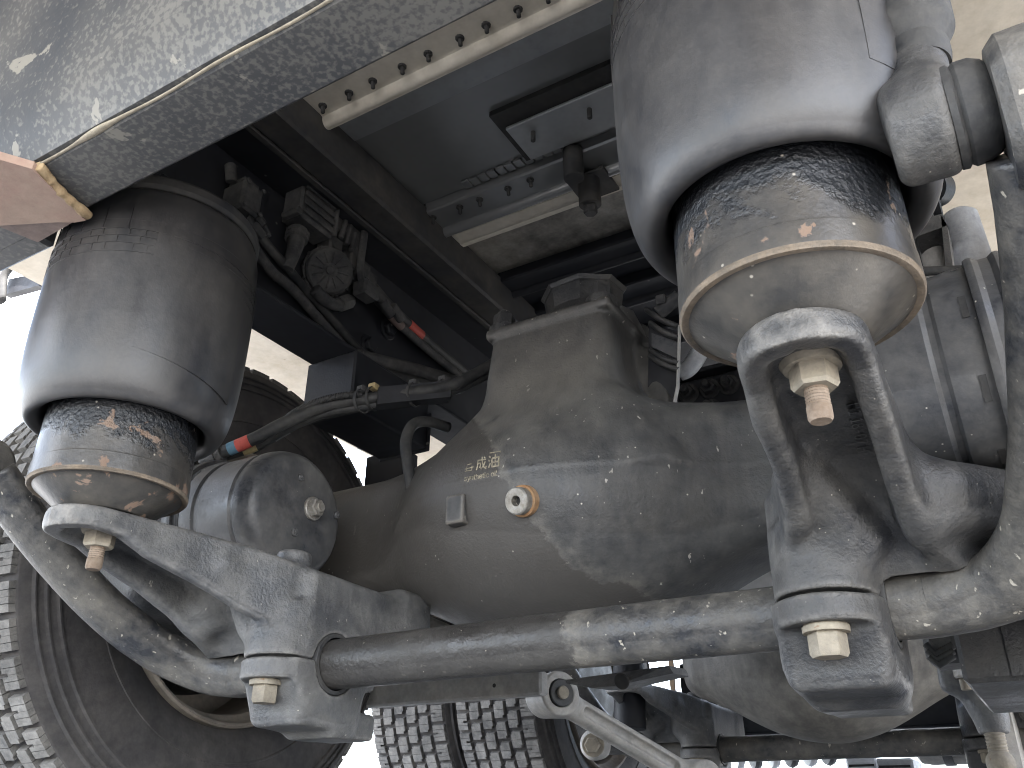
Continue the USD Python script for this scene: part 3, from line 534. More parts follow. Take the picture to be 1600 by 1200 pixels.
for k, (st, w) in enumerate(((he, .03), (cheng, .05), (you, .062), (ov, .025))):
    for pg in strokes(st, w): big.append(affinity.translate(pg, [0, 1.12, 2.24, 2.35][k], 0))
obj('painted_characters', letter_plate(big, 725, 738, (791, 727), .0205), M['ink'], ax_t)
tm = meshkit.text_mesh('synthetic oil', 1.0, .0004, bold=True)
def drape(tm, a, b, size):
    ex = b-a; ex /= np.linalg.norm(ex); V = np.array(tm.vertices); base = a+ex*(V[:, 0]*size)[:, None]+np.array([0, 0, 1.])*(V[:, 1]*size)[:, None]
    dv = base-CAM; dv /= np.linalg.norm(dv, axis=1, keepdims=True); hit = march(FA, base-dv*.12, dv)
    nn = np.array([nrm_of(FA, h) for h in hit]); return trimesh.Trimesh(hit+nn*(.0003+V[:, 2:3]*.5), tm.faces, process=False)
obj('painted_words', drape(tm, on(725, 752), on(790, 741), .0078), M['ink'], ax_t)
# stay joint and bolts on top of the neck
def oct_(c, r, h): 
    pts = [c+np.array([r*k*math.cos(i*math.pi/4+.3), .85*r*k*math.sin(i*math.pi/4+.3), z]) for i in range(8) for z, k in ((0, .93), (h*.15, .93), (h*.85, 1.0), (h, 1.0))]; return trimesh.convex.convex_hull(np.array(pts))
c = np.array([-.035, -.01, .868])
obj('stay_joint', lathe([(0, 0), (.075, 0), (.078, .02), (.070, .035), (.066, .05), (0, .05)], c, (0, 0, 1), 40), M['cast'], ax_t, smooth=35)
obj('joint_cap', oct_(c+(0, 0, .05), .078, .045), M['cast'], ax_t)
obj('cap_lip', oct_(c+(0, 0, .093), .086, .008), M['cast'], ax_t)
for (bx, by) in ((-.155, -.105), (.045, -.105), (-.155, .07), (.045, .07)):
    obj('neck_bolt', join(hexa((bx, by, .868), (bx, by, .906), .021, .2), rod((bx, by, .862), (bx, by, .878), .028, 24), rod((bx, by, .9), (bx, by, .914), .012, 16)), M['cast'], ax_t, smooth=30)
# breather pipe
bp_ = catmull([at(652, 822, 'y', -.15), at(645, 775, 'y', -.15), at(637, 725, 'y', -.14), at(634, 690, 'y', -.13), at(645, 664, 'y', -.11), at(668, 659, 'y', -.08), at(700, 668, 'y', -.03)], 8)
t = thing('breather_pipe', bp_[0], 'black breather pipe curving on to the axle housing', 'pipe')
obj('pipe', sweep(bp_, .0105, n=16), M['hose'], t, smooth=True)
obj('greasy_tip', sweep(np.array([bp_[0]+(0, -.003, -.004), bp_[0], bp_[4], bp_[10]]), [.007, .012, .0135, .0115], n=16), M['sock'], t, smooth=True)
# splash plate beside the neck, with ribs, and the little pipe behind it
# ------------------------------------------------------------------ support brackets with the stabilizer clamps
YK = np.array([-.75, -.70, -.66, -.62, -.58, -.52, -.46, -.40, -.34, -.24, -.10])
ZT = np.array([.410, .411, .412, .412, .412, .410, .404, .391, .379, .374, .374])
ZB = np.array([.384, .384, .385, .380, .362, .343, .318, .292, .272, .27, .27])
XI = np.array([.412, .412, .410, .404, .398, .388, .372, .345, .331, .326, .326])
XO = np.array([.512, .512, .514, .513, .512, .510, .508, .512, .535, .59, .66])
def bracket_f(s, y0=0.):
    def f(P):
        P = P*np.array([s, 1, 1], P.dtype)-np.array([0, y0, 0], P.dtype); x, y, z = P[:, 0], P[:, 1], P[:, 2]
        zt, zb, xi, xo = (np.interp(y, YK, A) for A in (ZT, ZB, XI, XO)); dx = np.clip((y+.58)/.16, 0, 1)*.02*s; xi = xi+dx; xc, hx = (xi+xo)/2, (xo-xi)/2; P = P-np.array([.02*s, 0, 0], P.dtype)
        def prism(ix, top, ytip, rr, zb, r):
            e = np.maximum(ytip+rr-y, 0); hh = hx-ix; ww = np.where(e > 0, hh-rr+np.sqrt(np.maximum(rr*rr-e*e, 0)), hh); ww = np.where(e > rr, hh-rr-(e-rr), ww)
            q0 = np.abs(x-xc)-ww+r; q1 = np.abs(z-(top+zb)/2)-(top-zb)/2+r
            return np.hypot(np.maximum(q0, 0), np.maximum(q1, 0))+np.minimum(np.maximum(q0, q1), 0)-r
        outer = prism(0, zt, -.690, .048, zb, .009); outer = smax(outer, y+.10, .01)
        web = np.interp(y, [-.7, -.62, -.55, -.46, -.41, -.37, -.34], [.396, .397, .393, .372, .342, .305, .27])
        pocket = prism(.024, web, -.664, .026, 0*zb+.1, .010); pocket = smax(pocket, y+.36, .03)
        d = smax(outer, -pocket, .012)
        d = smin(d, s_box(P, (.326, -.375, .2595), (.426, -.11, .380), .012), .02)
        d = smin(d, s_box(P, (.325, -.17, .29), (.63, -.085, .40), .02), .03)
        d = smin(d, s_cyl(P, (.376, -.372, .2595), (.376, -.372, .335), .050, .044, .004), .012)
        d = smin(d, s_cyl(P, (.372, -.372, .2595), (.372, -.372, .412), .029, .025, .006), .012)
        d = smin(d, s_cap(P, (.50, -.40, .338), (.64, -.16, .352), .036, .045), .03); d = smin(d, s_cap(P, (.395, -.48, .372), (.412, -.385, .318), .008, .036), .022)
        d = smax(d, -s_cyl(P, (.2, -.314, .257), (.9, -.314, .257), .043), .003)
        d = d + (.0016*(meshkit.noise(P*22., 8)-.5)).astype(P.dtype)
        return d
    return f
def cap_f(s, y0=0.):
    def f(P):
        P = P*np.array([s, 1, 1], P.dtype)-np.array([.02*s, y0, 0], P.dtype)
        d = s_cyl(P, (.326, -.312, .257), (.426, -.312, .257), .079, r=.006)
        d = smin(d, s_box(P, (.326, -.372, .172), (.426, -.25, .256), .014), .02)
        d = smin(d, s_cyl(P, (.376, -.372, .229), (.376, -.372, .2563), .0515, r=.005), .010); d = smin(d, s_box(P, (.328, -.372, .230), (.424, -.215, .256), .006), .012)
        d = smin(d, s_box(P, (.334, -.30, .162), (.418, -.20, .20), .008), .02)
        d = smax(d, P[:, 2]-.2563, .003)
        d = smax(d, -s_cyl(P, (.2, -.314, .257), (.9, -.314, .257), .043), .003)
        return d + (.0012*(meshkit.noise(P*24., 9)-.5)).astype(P.dtype)
    return f
def support(s, y0, label, mat, h, text=False, cat_='bracket', grp='air spring support brackets'):
    t = thing('support_bracket', (s*.44, y0-.4, .3), label, cat_, grp)
    lo = (.27, y0-.76, .235); hi = (.76, y0-.0, .46); lo2 = (.27, y0-.45, .14); hi2 = (.48, y0-.16, .27)
    fx = lambda a, b: ((a, b) if s > 0 else ((-b[0], a[1], a[2]), (-a[0], b[1], b[2])))
    cast('arm', bracket_f(s, y0), *fx(lo, hi), h, mat, t)
    cast('clamp_cap', cap_f(s, y0), *fx(lo2, hi2), h, mat, t)
    X = s*.376+.02; y = y0-.392
    obj('bolt', join(hexa((X, y, .2225), (X, y, .1985), .0185, .3), lathe([(0, 0), (.0225, 0), (.0228, .006), (.021, .0085), (0, .0085)], (X, y, .2215), (0, 0, 1), 28)), M['bolt'], t, smooth=30)
    obj('bolt', join(hexa((X, y0-.235, .212), (X, y0-.235, .190), .0185, .1), rod((X, y0-.235, .211), (X, y0-.235, .2295), .0228, 24)), M['bolt'], t, smooth=30)
    obj('bushing', lathe([(.0365, 0), (.0415, 0), (.0435, .004), (.0435, .106), (.0415, .110), (.0365, .110), (.0365, 0)], (s*.321+.02, y0-.314, .257), (s, 0, 0), 48), M['hose'], t, smooth=30)
    if text:
        tm = meshkit.text_mesh('H1 18-07 H', .0115, .0012)
        V = np.array(tm.vertices); f = bracket_f(s, y0)
        a, b = at(1322, 632, 'z', .40), at(1343, 715, 'z', .385)
        ez = np.array([0, .87, -.5]); ex = (b-a)/np.linalg.norm(b-a)
        base = a+ex*V[:, :1]+np.array([1., 0, 0])*V[:, 1:2]; dv = base-CAM; dv /= np.linalg.norm(dv, axis=1, keepdims=True)
        hit = march(f, base-dv*.10, dv); obj('cast_mark', trimesh.Trimesh(hit-dv*(V[:, 2:3]*2-.0003), tm.faces, process=False), M['bracket'], t)
support(1, 0., 'dark arched bracket under the large air spring, with cast marks in its pocket', M['cast'], .0038, True)
support(-1, 0., 'pale grey arched bracket under the smaller air spring, below the brake chamber', M['bracket'], .0038)

# ------------------------------------------------------------------ stabilizer bar
half = [(.42, -.314, .257), (.50, -.315, .2575), (.562, -.333, .266), (.606, -.392, .294), (.628, -.47, .337), (.643, -.55, .392), (.655, -.625, .452), (.660, -.675, .495)]
full = [(-a, b, c) for a, b, c in half[::-1]]+[(0, -.314, .257)]+half
PB = catmull(full, 14); aw = np.abs(PB[:, 0]); k = np.clip((aw-.50)/.12, 0, 1)
ra = .0345+.009*k-.004*np.clip((aw-.62)/.03, 0, 1); rb = .0345-.010*k
def bar_thing(y0, label, mat):
    t = thing('stabilizer_bar', (0, y0-.314, .257), label, 'stabilizer bar')
    m0 = sweep(PB, ra, rb, side=(0, 0, 1.) if False else (0, -1, 0.), n=40); m0.apply_translation((0, y0, 0))
    V = np.array(m0.vertices); V += m0.vertex_normals*(.0016*(meshkit.fbm(V*38, 3, 2)-.5))[:, None]; m0.vertices = V
    nn = np.array(m0.vertex_normals); g_ = np.clip(.5-(V[:, 0]-at(885, 1010, 'y', -.34)[0]-.05*meshkit.fbm(V*30, 3, 5)+.025)*6, 0, 1)*(V[:, 0] > -.42) if y0 == 0 else np.zeros(len(V))
    obj('bar', (V, np.array(m0.faces), nn), mat, t, wear=np.stack([g_*0, g_, g_*0], 1))
    for s in (-1, 1):
        p = np.array([s*.660, y0-.69, .505]); obj('eye', trimesh.convex.convex_hull(np.vstack([rod(p+(-s*.024, 0, 0), p+(s*.024, 0, 0), [.036, .047][(s+1)//2], 40, .008).vertices, rod(p+(-s*.024, -.02*(s > 0), .028*(s > 0)), p+(s*.022, -.02*(s > 0), .028*(s > 0)), [.034, .040][(s+1)//2], 30, .008).vertices])), mat, t, smooth=30)
    return t
bar_thing(0., 'thick dark stabilizer bar crossing below the rear axle and bending up', M['bar'])
# links at its ends
for s in (1,):
    o = np.array([s*.592, -.69, .538]) if s > 0 else np.array([-.735, -.69, .51])
    fs = 1 if s > 0 else -1
    t = thing('stabilizer_link', o, 'link with a rubber booted ball joint beside the large air spring', 'stabilizer link')
    def fl_(P, o=o, s=abs(s)):
        d = s_cyl(P, o+(-s*.030, 0, 0), o+(s*.016, 0, 0), .040, .043, .010)
        d = smin(d, s_cap(P, o+(-s*.004, .0, .02), o+(s*.004, .015, .085), .026, .022), .02)
        return d+(.0016*(meshkit.noise(P*40., 3)-.5)).astype(P.dtype)
    cast('ball_housing', fl_, o-(.08, .08, .08), o+(.08, .08, .13), .0035, M['cast'], t)
    obj('boot', lathe([(0, .014), (.040, .014), (.0405, .019), (.038, .021), (.0405, .024), (.040, .034), (.036, .042), (.030, .047), (.0275, .05), (0, .05)], o, (1, 0, 0), 40), M['hose'], t, smooth=35)
    a = o+(s*.004, .015, .08); b = o+(s*.030, .07, .55)
    dd = (b-a)/np.linalg.norm(b-a)
    obj('sleeve', lathe([(0, -.01), (.0245, -.01), (.026, .0), (.026, .012), (.0245, .014), (.030, .030), (.033, .036), (.033, .16), (.030, .17), (0, .17)], a, dd, 32), M['hose'], t, smooth=35)
    obj('rod', rod(a+dd*.16, b, .017, 24), M['cast'], t, smooth=35)

# ------------------------------------------------------------------ brake chambers
def chamber(s, label):
    o = np.array([s*.426, -.30, .507]); d = (-s, 0, 0)
    t = thing('brake_chamber', o, label, 'brake chamber', 'rear brake chambers')
    # h runs inboard from the clamp; the end cap faces the truck's middle
    pr = [(0, .004), (.060, .0045), (.088, .002), (.097, -.002), (.1035, -.009), (.1085, -.022), (.1095, -.03), (.110, -.036), (.107, -.040), (.107, -.044), (.110, -.047), (.1105, -.115), (.1075, -.120), (.1075, -.126), (.111, -.130), (.1135, -.15), (.1135, -.168), (0, -.168)]
    obj('body', lathe(pr, o, d, 96), M['chamber'], t, smooth=30)
    obj('clamp_band', lathe([(.105, -.168), (.1195, -.168), (.1215, -.172), (.1215, -.176), (.117, -.182), (.117, -.192), (.1215, -.198), (.1215, -.202), (.1195, -.206), (.105, -.206)], o, d, 96), M['chamber'], t, smooth=30)
    for a in range(10, 370, 45):
        aa = math.radians(a); x, y, z = frame(d); nn = math.cos(aa)*x+math.sin(aa)*y; tt = np.cross(z, nn); c = o+np.array(d)*-.158+nn*.1135
        obj('slot_rib', trimesh.convex.convex_hull(np.array([c+tt*.014*i+z*.0035*k+nn*.0004*j for i in (-1, 1) for j in (-1, 1) for k in (-1, 1)])), M['sock'], t)
    obj('rear_shell', lathe([(0, -.206), (.112, -.206), (.1115, -.222), (.107, -.226), (.107, -.231), (.1115, -.235), (.110, -.25), (.104, -.262), (.104, -.268), (.107, -.272), (.100, -.285), (.085, -.305), (0, -.305)], o, d, 80), M['chamber'], t, smooth=30)
    e = np.array(d, float); q = o+e*.004+np.array([0, -.004, 0])
    if s < 0:
        ctr = at(488, 795, 'x', o[0]+.004)
        cb = obj('cap_bolt', join(hexa(ctr, ctr+e*.016, .0155, .2), rod(ctr-e*.002, ctr+e*.005, .020, 28), rod(ctr+e*.014, ctr+e*.021, .009, 18)), M['plug'], t, smooth=30)
        for (u, v) in ((469, 746), (525, 805), (459, 832)):
            c = at(u, v, 'x', o[0]+.004); obj('vent_plug', join(rod(c-e*.003, c+e*.005, .0065, 14), rod(c+e*.003, c+e*.007, .003, 10)), M['chamber'], t, smooth=30)
    return t
chamber(-1, 'round grey brake chamber with a bright centre bolt, beside the smaller air spring')
chamber(1, 'dark ribbed brake chamber behind the arched bracket of the large air spring')
for s in (-1, 1):
    t = thing('caliper_mount', (s*.62, -.1, .45), ['cast mount between the brake chamber and the left wheel', 'cast mount behind the stabilizer arm near the dark brake chamber'][(s+1)//2], 'caliper', 'caliper mounts')
    def fm(P, s=s):
        Q = P*np.array([s, 1, 1], P.dtype)
        d = s_box(Q, (.66, -.40, .36), (.82, -.05, .66), .04); d = smin(d, s_cyl(Q, (.62, -.30, .507), (.70, -.30, .507), .10, r=.01), .03)
        return d+(.004*(meshkit.noise(P*18., 3)-.5)).astype(P.dtype)
    a, b = ((.56, -.46, .30), (.88, .02, .72)); 
    if s < 0: a, b = (-b[0], a[1], a[2]), (-a[0], b[1], b[2])
    cast('mount', fm, a, b, .007, M['cast'], t)
# ------------------------------------------------------------------ wheels
def wheel(s, xin, y0, label, group, rows, ang0, ang1, zc=.51, width=.27, Rr=.507, n=50, marks=False, detail=True):
    """s = side of the truck; xin = |x| of the inner sidewall; blocks between ang0 and ang1 (degrees, 180 = facing back, 270 = down) are parts"""
    c = np.array([s*xin, y0, zc]); d = np.array([s, 0, 0.]); W = width
    t = thing('wheel', c, label, 'wheel', group)
    pr = [(.288, .012), (.300, .004), (.330, -.012), (.352, -.014), (.3525, -.0175), (.356, -.0178), (.357, -.0155), (.40, -.016), (.428, -.012), (.430, -.0165), (.4335, -.0165), (.435, -.010), (.446, -.006), (.448, -.010), (.4515, -.010), (.453, -.003), (.463, .001), (.465, -.003), (.468, -.003), (.470, .005), (Rr-.020, .012), (Rr-.017, .016)]
    pr = pr+[(Rr-.014, .03), (Rr-.012, W*.5)]; pr = pr+[(r, W-h) for r, h in pr[::-1][1:]]+[(.288, .012)]
    obj('tyre', lathe(pr, c, d, 128), M['tyre'], t, smooth=32)
    rp = [(.2885, .010), (.288, -.004), (.284, -.0085), (.279, -.006), (.277, .004), (.272, .02), (.262, .03), (.258, .05), (.262, .10), (.265, .16), (.265, .18), (.11, .18), (.11, .195), (.275, .195), (.285, W-.01), (.2885, W-.012), (.2885, .010)]
    obj('rim', lathe(rp, c, d, 112), M['rim'], t, smooth=32)
    if detail:
        obj('brake_drum', lathe([(0, .02), (.15, .02), (.165, .03), (.205, .045), (.215, .06), (.215, .17), (0, .17)], c, d, 72), M['cast'], t, smooth=32)
    # tread blocks
    bl = []; rest = []
    rw = W-.036; cw = rw/rows
    rs = np.random.default_rng(int(xin*1000)+int(y0*100)+50)
    for r in range(rows):
        edge = r in (0, rows-1)
        for k in range(n):
            a = 360.*(k+(.5 if r % 2 else 0))/n
            wl = cw*(.90 if edge else .80); ll = 2*math.pi*Rr/n*(.86 if edge else .84)
            h0 = .018+cw*(r+.5)+(-.004 if r == 0 else .004 if r == rows-1 else 0)
            # outline of a block with a stepped side, in (across, along)
            e = .16*ll; q = [(-wl/2, -ll/2), (wl/2-.15*wl, -ll/2), (wl/2-.15*wl, -ll/2+e), (wl/2, -ll/2+e), (wl/2, ll/2), (-wl/2+.15*wl, ll/2), (-wl/2+.15*wl, ll/2-e), (-wl/2, ll/2-e)]
            if edge: q = [(-wl/2, -ll/2), (wl/2, -ll/2), (wl/2, -ll*.06), (wl*.1, -ll*.06), (wl*.1, ll*.06), (wl/2, ll*.06), (wl/2, ll/2), (-wl/2, ll/2)]
            if r == rows-1: q = [(-x, y) for x, y in q][::-1]
            j = rs.uniform(-.02, .02, 3); pg = Polygon(q)
            def lift(mesh, r0, r1, sc=1.):
                v = np.array(mesh.vertices); rad = r0+(r1-r0)*(v[:, 2] > .5); k_ = np.where(v[:, 2] > .5, .93, 1.0); hh = h0+v[:, 0]*k_; aa = math.radians(a)+(v[:, 1]*k_)/Rr+j[0]*.05
                drop = .010*np.clip((np.abs(hh-W/2)/(W/2)), 0, 1)**4
                rad = rad-drop
                return np.stack([c[0]+s*hh, y0+rad*np.cos(aa), zc+rad*np.sin(aa)], 1)
            parts = []
            halves = [pg] if False else [pg.intersection(Polygon([(-1, -1), (1, -1), (1, lo_), (-1, lo_)])) if i == 0 else pg.intersection(Polygon([(-1, lo_), (1, lo_), (1, 1), (-1, 1)])) for i, lo_ in ((0, -.0008), (1, .0008))] if not edge else [pg.intersection(Polygon([(-1, a_), (1, a_), (1, b_), (-1, b_)])) for a_, b_ in ((-1, -ll*.24), (-ll*.24+.0012, -ll*.0), (.0006, ll*.22), (ll*.22+.0012, 1))]
            for hf in halves:
                for gq in getattr(hf, 'geoms', [hf]):
                    if gq.area < 1e-6: continue
                    m2 = trimesh.creation.extrude_polygon(gq, 1.0, engine='earcut'); m2.vertices = lift(m2, Rr-.016, Rr+.0005*j[1]*50)
                    if s < 0: m2.invert()
                    parts.append(m2)
            m2 = join(*parts)
            (bl if ang0 <= a <= ang1 else rest).append(m2)
    for m2 in bl[:300]: obj('tread_block', m2, M['tread'], t)
    if rest+bl[300:]: obj('tread', join(*(rest+bl[300:])), M['tread'], t, kind='stuff')
    if marks:
        for i, ch in enumerate('BRID'):
            a = math.radians(190+i*9.5); tm = meshkit.text_mesh(ch, .042, .002, bold=True); V = np.array(tm.vertices)-(.018, .021, 0)
            er = np.array([0, math.cos(a), math.sin(a)]); et = np.array([0, -math.sin(a), math.cos(a)])
            obj('raised_letter', trimesh.Trimesh(c+er*(.393+V[:, 1:2])-et*V[:, 0:1]*-1-d*(-.0150+0*V[:, 2:3])*-1*-1-d*V[:, 2:3]-d*.031*0, tm.faces, process=False), M['tyre'], t)
    return t
wheel(-1, .86, 0, 'big rear tyre on the left below the smaller air spring', 'rear wheels', 6, 110, 300, marks=True)
wheel(1, .86, 0, 'rear tyre on the opposite side, outside the picture', 'rear wheels', 6, 500, 501)
YF = 1.70                                                         # the drive axle ahead
xa = -at(570, 1120, 'y', YF-.5)[0]; xb = -at(693, 1120, 'y', YF-.5)[0]; xc = -at(702, 1120, 'y', YF-.5)[0]; xd = -at(835, 1120, 'y', YF-.5)[0]
wheel(-1, xb, YF, 'outer tyre of the far pair, its tread seen between the big tyre and its twin', 'front pair of tyres', 6, 150, 260, width=xa-xb, detail=False)
wheel(-1, xd, YF, 'inner tyre of the far pair with its sidewall showing', 'front pair of tyres', 6, 150, 260, width=xc-xd)
t = wheel(1, .72, YF, 'far tyre on the other side', 'front pair of tyres', 5, 500, 501)

# ------------------------------------------------------------------ drive axle ahead, with its bar and brackets
t = thing('drive_axle', (0, YF, .5), 'rounded bowl of the next axle housing seen below the stabilizer bar', 'axle housing')
YB = 1.13
cast('housing', axle_f(YB, at(1302, 1160, 'y', 1.1)[0], (.29, .20, .258), .50, False, .085, -at(1062, 1070, 'y', 1.03)[0], .372, .13), (-.83, YB-.35, .18), (.83, YB+.30, .84), .010, M['axle_far'], t)
p = at(1238, 1043, 'y', YB-.175); obj('plug', rod(p+(0, .04, 0), p+(0, -.012, 0), .022, 24), M['cast'], t, smooth=35)
support(-1, YF, 'far pale bracket with a nut in its arch, beside the far inner tyre', M['bracket'], .006, grp='far support brackets')
support(1, YF, 'far bracket at the right end of the thin far bar', M['cast'], .006, grp='far support brackets')
bar_thing(YF, 'far stabilizer bar along the bottom under the round bowl', M['bar'])
a, b = at(540, 950, 'y', .36), at(790, 1004, 'y', .36)
t = thing('dark_link', (a+b)/2, 'dark thick link just under the axle housing, behind the pale strut', 'link')
obj('link', sweep(catmull([a, (a+b)/2, b], 8), .045, .03, n=20), M['frame'], t, smooth=True)
# pale torque rods between the axles
def rod_forging(name, label, a, b, wa, wb, mat):
    a, b = np.array(a), np.array(b); t = thing(name, (a+b)/2, label, 'torque rod')
    d = (b-a)/np.linalg.norm(b-a); sd_ = np.cross(d, [0, 0, 1.]); sd_ /= np.linalg.norm(sd_); up = np.cross(sd_, d)
    def f(P):
        e = smin(s_cap(P, a, b, wa*.78, wb*.78), s_cyl(P, a-sd_*.045, a+sd_*.045, wa*1.35, r=.008), .03)
        e = smin(e, s_cyl(P, b-sd_*.045, b+sd_*.045, wb*1.35, r=.008), .03)
        h = (P-a)@d; L = np.linalg.norm(b-a); gr = s_cap(P, a+d*(L*.2)+sd_*-wa*.8-up*.004, b-d*(L*.2)-sd_*wb*.8-up*.004, wa*.42)
        gr2 = s_cap(P, a+d*(L*.2)+sd_*wa*.62, b-d*(L*.2)+sd_*wb*.62, wa*.30)
        e = smax(smax(e, -gr, .006), -gr2, .006)
        e = smax(e, -s_cyl(P, a-sd_*.08, a+sd_*.08, wa*.85), .004)
        return e
    lo = np.minimum(a, b)-.1; hi = np.maximum(a, b)+.1
    cast('rod', f, lo, hi, .005, mat, t)
    obj('bushing', rod(a-sd_*.05, a+sd_*.05, wa*.83, 32), M['hose'], t, smooth=35)
    obj('pin', rod(a-sd_*.058, a+sd_*.058, wa*.4, 20), M['bolt'], t, smooth=35)
    return t
rod_forging('torque_rod', 'pale forged rod sloping down from the bushing to the lower edge', at(862, 1086, 'y', .62), at(1090, 1222, 'y', .97), .037, .037, M['light_cast'])
a, b = at(600, 1079, 'y', .45), at(836, 1074, 'y', .45)
t = thing('track_rod', (a+b)/2, 'pale straight bar under the stabilizer bar, ending at the bushing', 'rod')
obj('bar', box((a[0]-.1, .44, min(a[2], b[2])-.017), (b[0]+.02, .475, max(a[2], b[2])+.015), .005), M['light_cast'], t)
obj('hole', rod(at(772, 1071, 'y', .4395), at(772, 1071, 'y', .4395)+(0, .003, 0), .005, 12), M['sock'], t)
a, b = at(585, 938, 'y', .12), at(705, 992, 'y', .12)
t = thing('brake_strap', (a+b)/2, 'pale flat strut sloping between the axle bottom and the stabilizer bar', 'strut')
dd = (b-a)/np.linalg.norm(b-a); obj('strut', sweep(np.array([a, b, b+dd*.08]), .016, .008, side=(0, 1, 0), n=8), M['light_cast'], t, smooth=30)
p = at(932, 1163, 'y', 1.02)
t = thing('shock_mount', p, 'rounded lower mount with a nut beside the far inner tyre', 'mount')
dv = np.array([.25, -.9, -.1])
obj('bush', lathe([(0, -.05), (.036, -.05), (.040, -.02), (.040, .03), (.030, .045), (0, .045)], p, dv, 40), M['light_cast'], t, smooth=35)
obj('washer', rod(p+dv*.045/.94, p+dv*.054/.94, .030, 28), M['bolt'], t, smooth=35)
obj('nut', hexa(p+dv*.056, p+dv*.082, .021), M['bolt'], t)
obj('stem', rod(p, p+(.08, .12, .01), .028, 24), M['cast'], t, smooth=35)
# shock absorber hanging behind the far bracket and other near-black members ahead
t = thing('shock_absorber', at(985, 1110, 'y', 1.15), 'dark upright shock absorber behind the sloping pale rod', 'shock absorber')
p = at(985, 1140, 'y', 1.15); obj('tube', rod(p, p+(0, .02, .4), .045, 32), M['frame'], t, smooth=35); obj('cover', rod(p+(0, .02, .3), p+(0, .03, .62), .055, 32), M['frame'], t, smooth=35)
t = thing('underplate', at(960, 1058, 'y', .45), 'thin dark plate hugging the underside of the stabilizer bar', 'plate')
P = [at(u, v, 'y', yy) for (u, v, yy) in [(885, 1062, .38), (1045, 1040, .38), (1052, 1052, .40), (960, 1072, .36), (925, 1075, .36), (885, 1068, .38)]]
pts = np.array(P); obj('plate', trimesh.convex.convex_hull(np.vstack([pts, pts+(0, .09, .006)])), M['bracket'], t)
obj('hole_ring', rod(at(972, 1064, 'y', .36), at(972, 1064, 'y', .36)+(0, -.004, -.002), .016, 24), M['sock'], t)
# things seen through the gaps under the far axle
p = at(1172, 1110, 'y', YF+.55)
t = thing('white_reservoir', p, 'shiny pale reservoir behind the far bar, left of the bowl', 'reservoir')
obj('body', lathe([(0, -.12), (.085, -.12), (.11, -.10), (.115, 0), (.11, .12), (.085, .14), (0, .14)], p, (.8, -.55, .1), 48), M['white'], t, smooth=35)
obj('band', lathe([(.11, -.02), (.119, -.02), (.119, .02), (.11, .02), (.11, -.02)], p, (.8, -.55, .1), 48), M['grey_paint'], t, smooth=35)
t = thing('coil_hose', at(1215, 1150, 'y', YF+.5), 'fat pale corrugated duct left of the bowl', 'duct')
c0 = at(1150, 1160, 'y', YF+.5); c1 = at(1290, 1150, 'y', YF+.5)
for i in range(6):
    q = c0+(c1-c0)*i/5; obj('ring', lathe([(.05, -.012), (.075, -.012), (.08, 0), (.075, .012), (.05, .012), (.05, -.012)], q+(0, 0, -.02), c1-c0+np.array([0, .2, 0]), 32), M['white' if i % 2 == 0 else 'cast'], t, smooth=35)
p = at(1178, 915, 'y', .42)
t = thing('white_pump', p, 'bright white housing in the gap above the stabilizer bar', 'pump')
obj('body', lathe([(0, -.1), (.07, -.1), (.085, -.08), (.088, .06), (.075, .085), (0, .085)], p+(.03, .05, -.01), (.9, .35, 0), 48), M['white'], t, smooth=35)
for k in range(4):
    q = p+np.array([-.055+k*.013, -.01, .0]); obj('fin', lathe([(.05, 0), (.062, 0), (.062, .005), (.05, .005), (.05, 0)], q+(0, .05, -.01), (.9, .35, 0), 32), M['steel'], t, smooth=35)
for i, (u0, u1, v0, v1, y, m_, lb) in enumerate(((1325, 1368, 1181, 1215, 2.3, 'white', 'small white box seen below the far bar, left one of two'), (1372, 1425, 1184, 1215, 2.25, 'grey_paint', 'small grey box seen below the far bar, beside the white one'))):
    a, b = at(u0, v1, 'y', y), at(u1, v0, 'y', y); t = thing('far_box', (a+b)/2, lb, 'box')
    obj('body', box(a, b+(0, .2, 0), .006), M[m_], t); obj('front_strip', box((a[0]+.01, y-.004, (a[2]+b[2])/2), (b[0]-.01, y-.0005, (a[2]+b[2])/2+.008)), M['sock'], t)
t = thing('air_tank', at(1460, 1120, 'y', 2.1), 'dull tank lying across the truck behind the right end of the bowl', 'tank')
p = at(1440, 1130, 'y', 2.1); obj('shell', lathe([(0, 0), (.06, .005), (.095, .03), (.10, .06), (.10, .36), (.095, .39), (.06, .415), (0, .42)], p+(-.05, 0, -.03), (1, 0, 0), 48), M['light_cast'], t, smooth=35)
for k in (.1, .3): obj('strap', lathe([(.1, k), (.104, k), (.104, k+.03), (.1, k+.03), (.1, k)], p+(-.05, 0, -.03), (1, 0, 0), 48), M['cast'], t, smooth=35)
t = thing('far_crossmember', (0, 1.95, .45), 'dark far crossmember filling the gap behind the next axle', 'crossmember')
obj('beam', box((-.62, 1.93, .345), (.55, 1.99, .60), .006), M['frame'], t); obj('lower_lip', box((-.62, 1.89, .339), (.55, 1.99, .345), .001), M['frame'], t)
a = at(1050, 1066, 'y', 1.5); t = thing('tan_strip', a, 'thin tan strip hanging beside the left end of the far axle tube', 'strip'); obj('strip', box(a+(-.008, 0, -.06), a+(.008, .01, .08), .001), M['brown_leaf'], t)
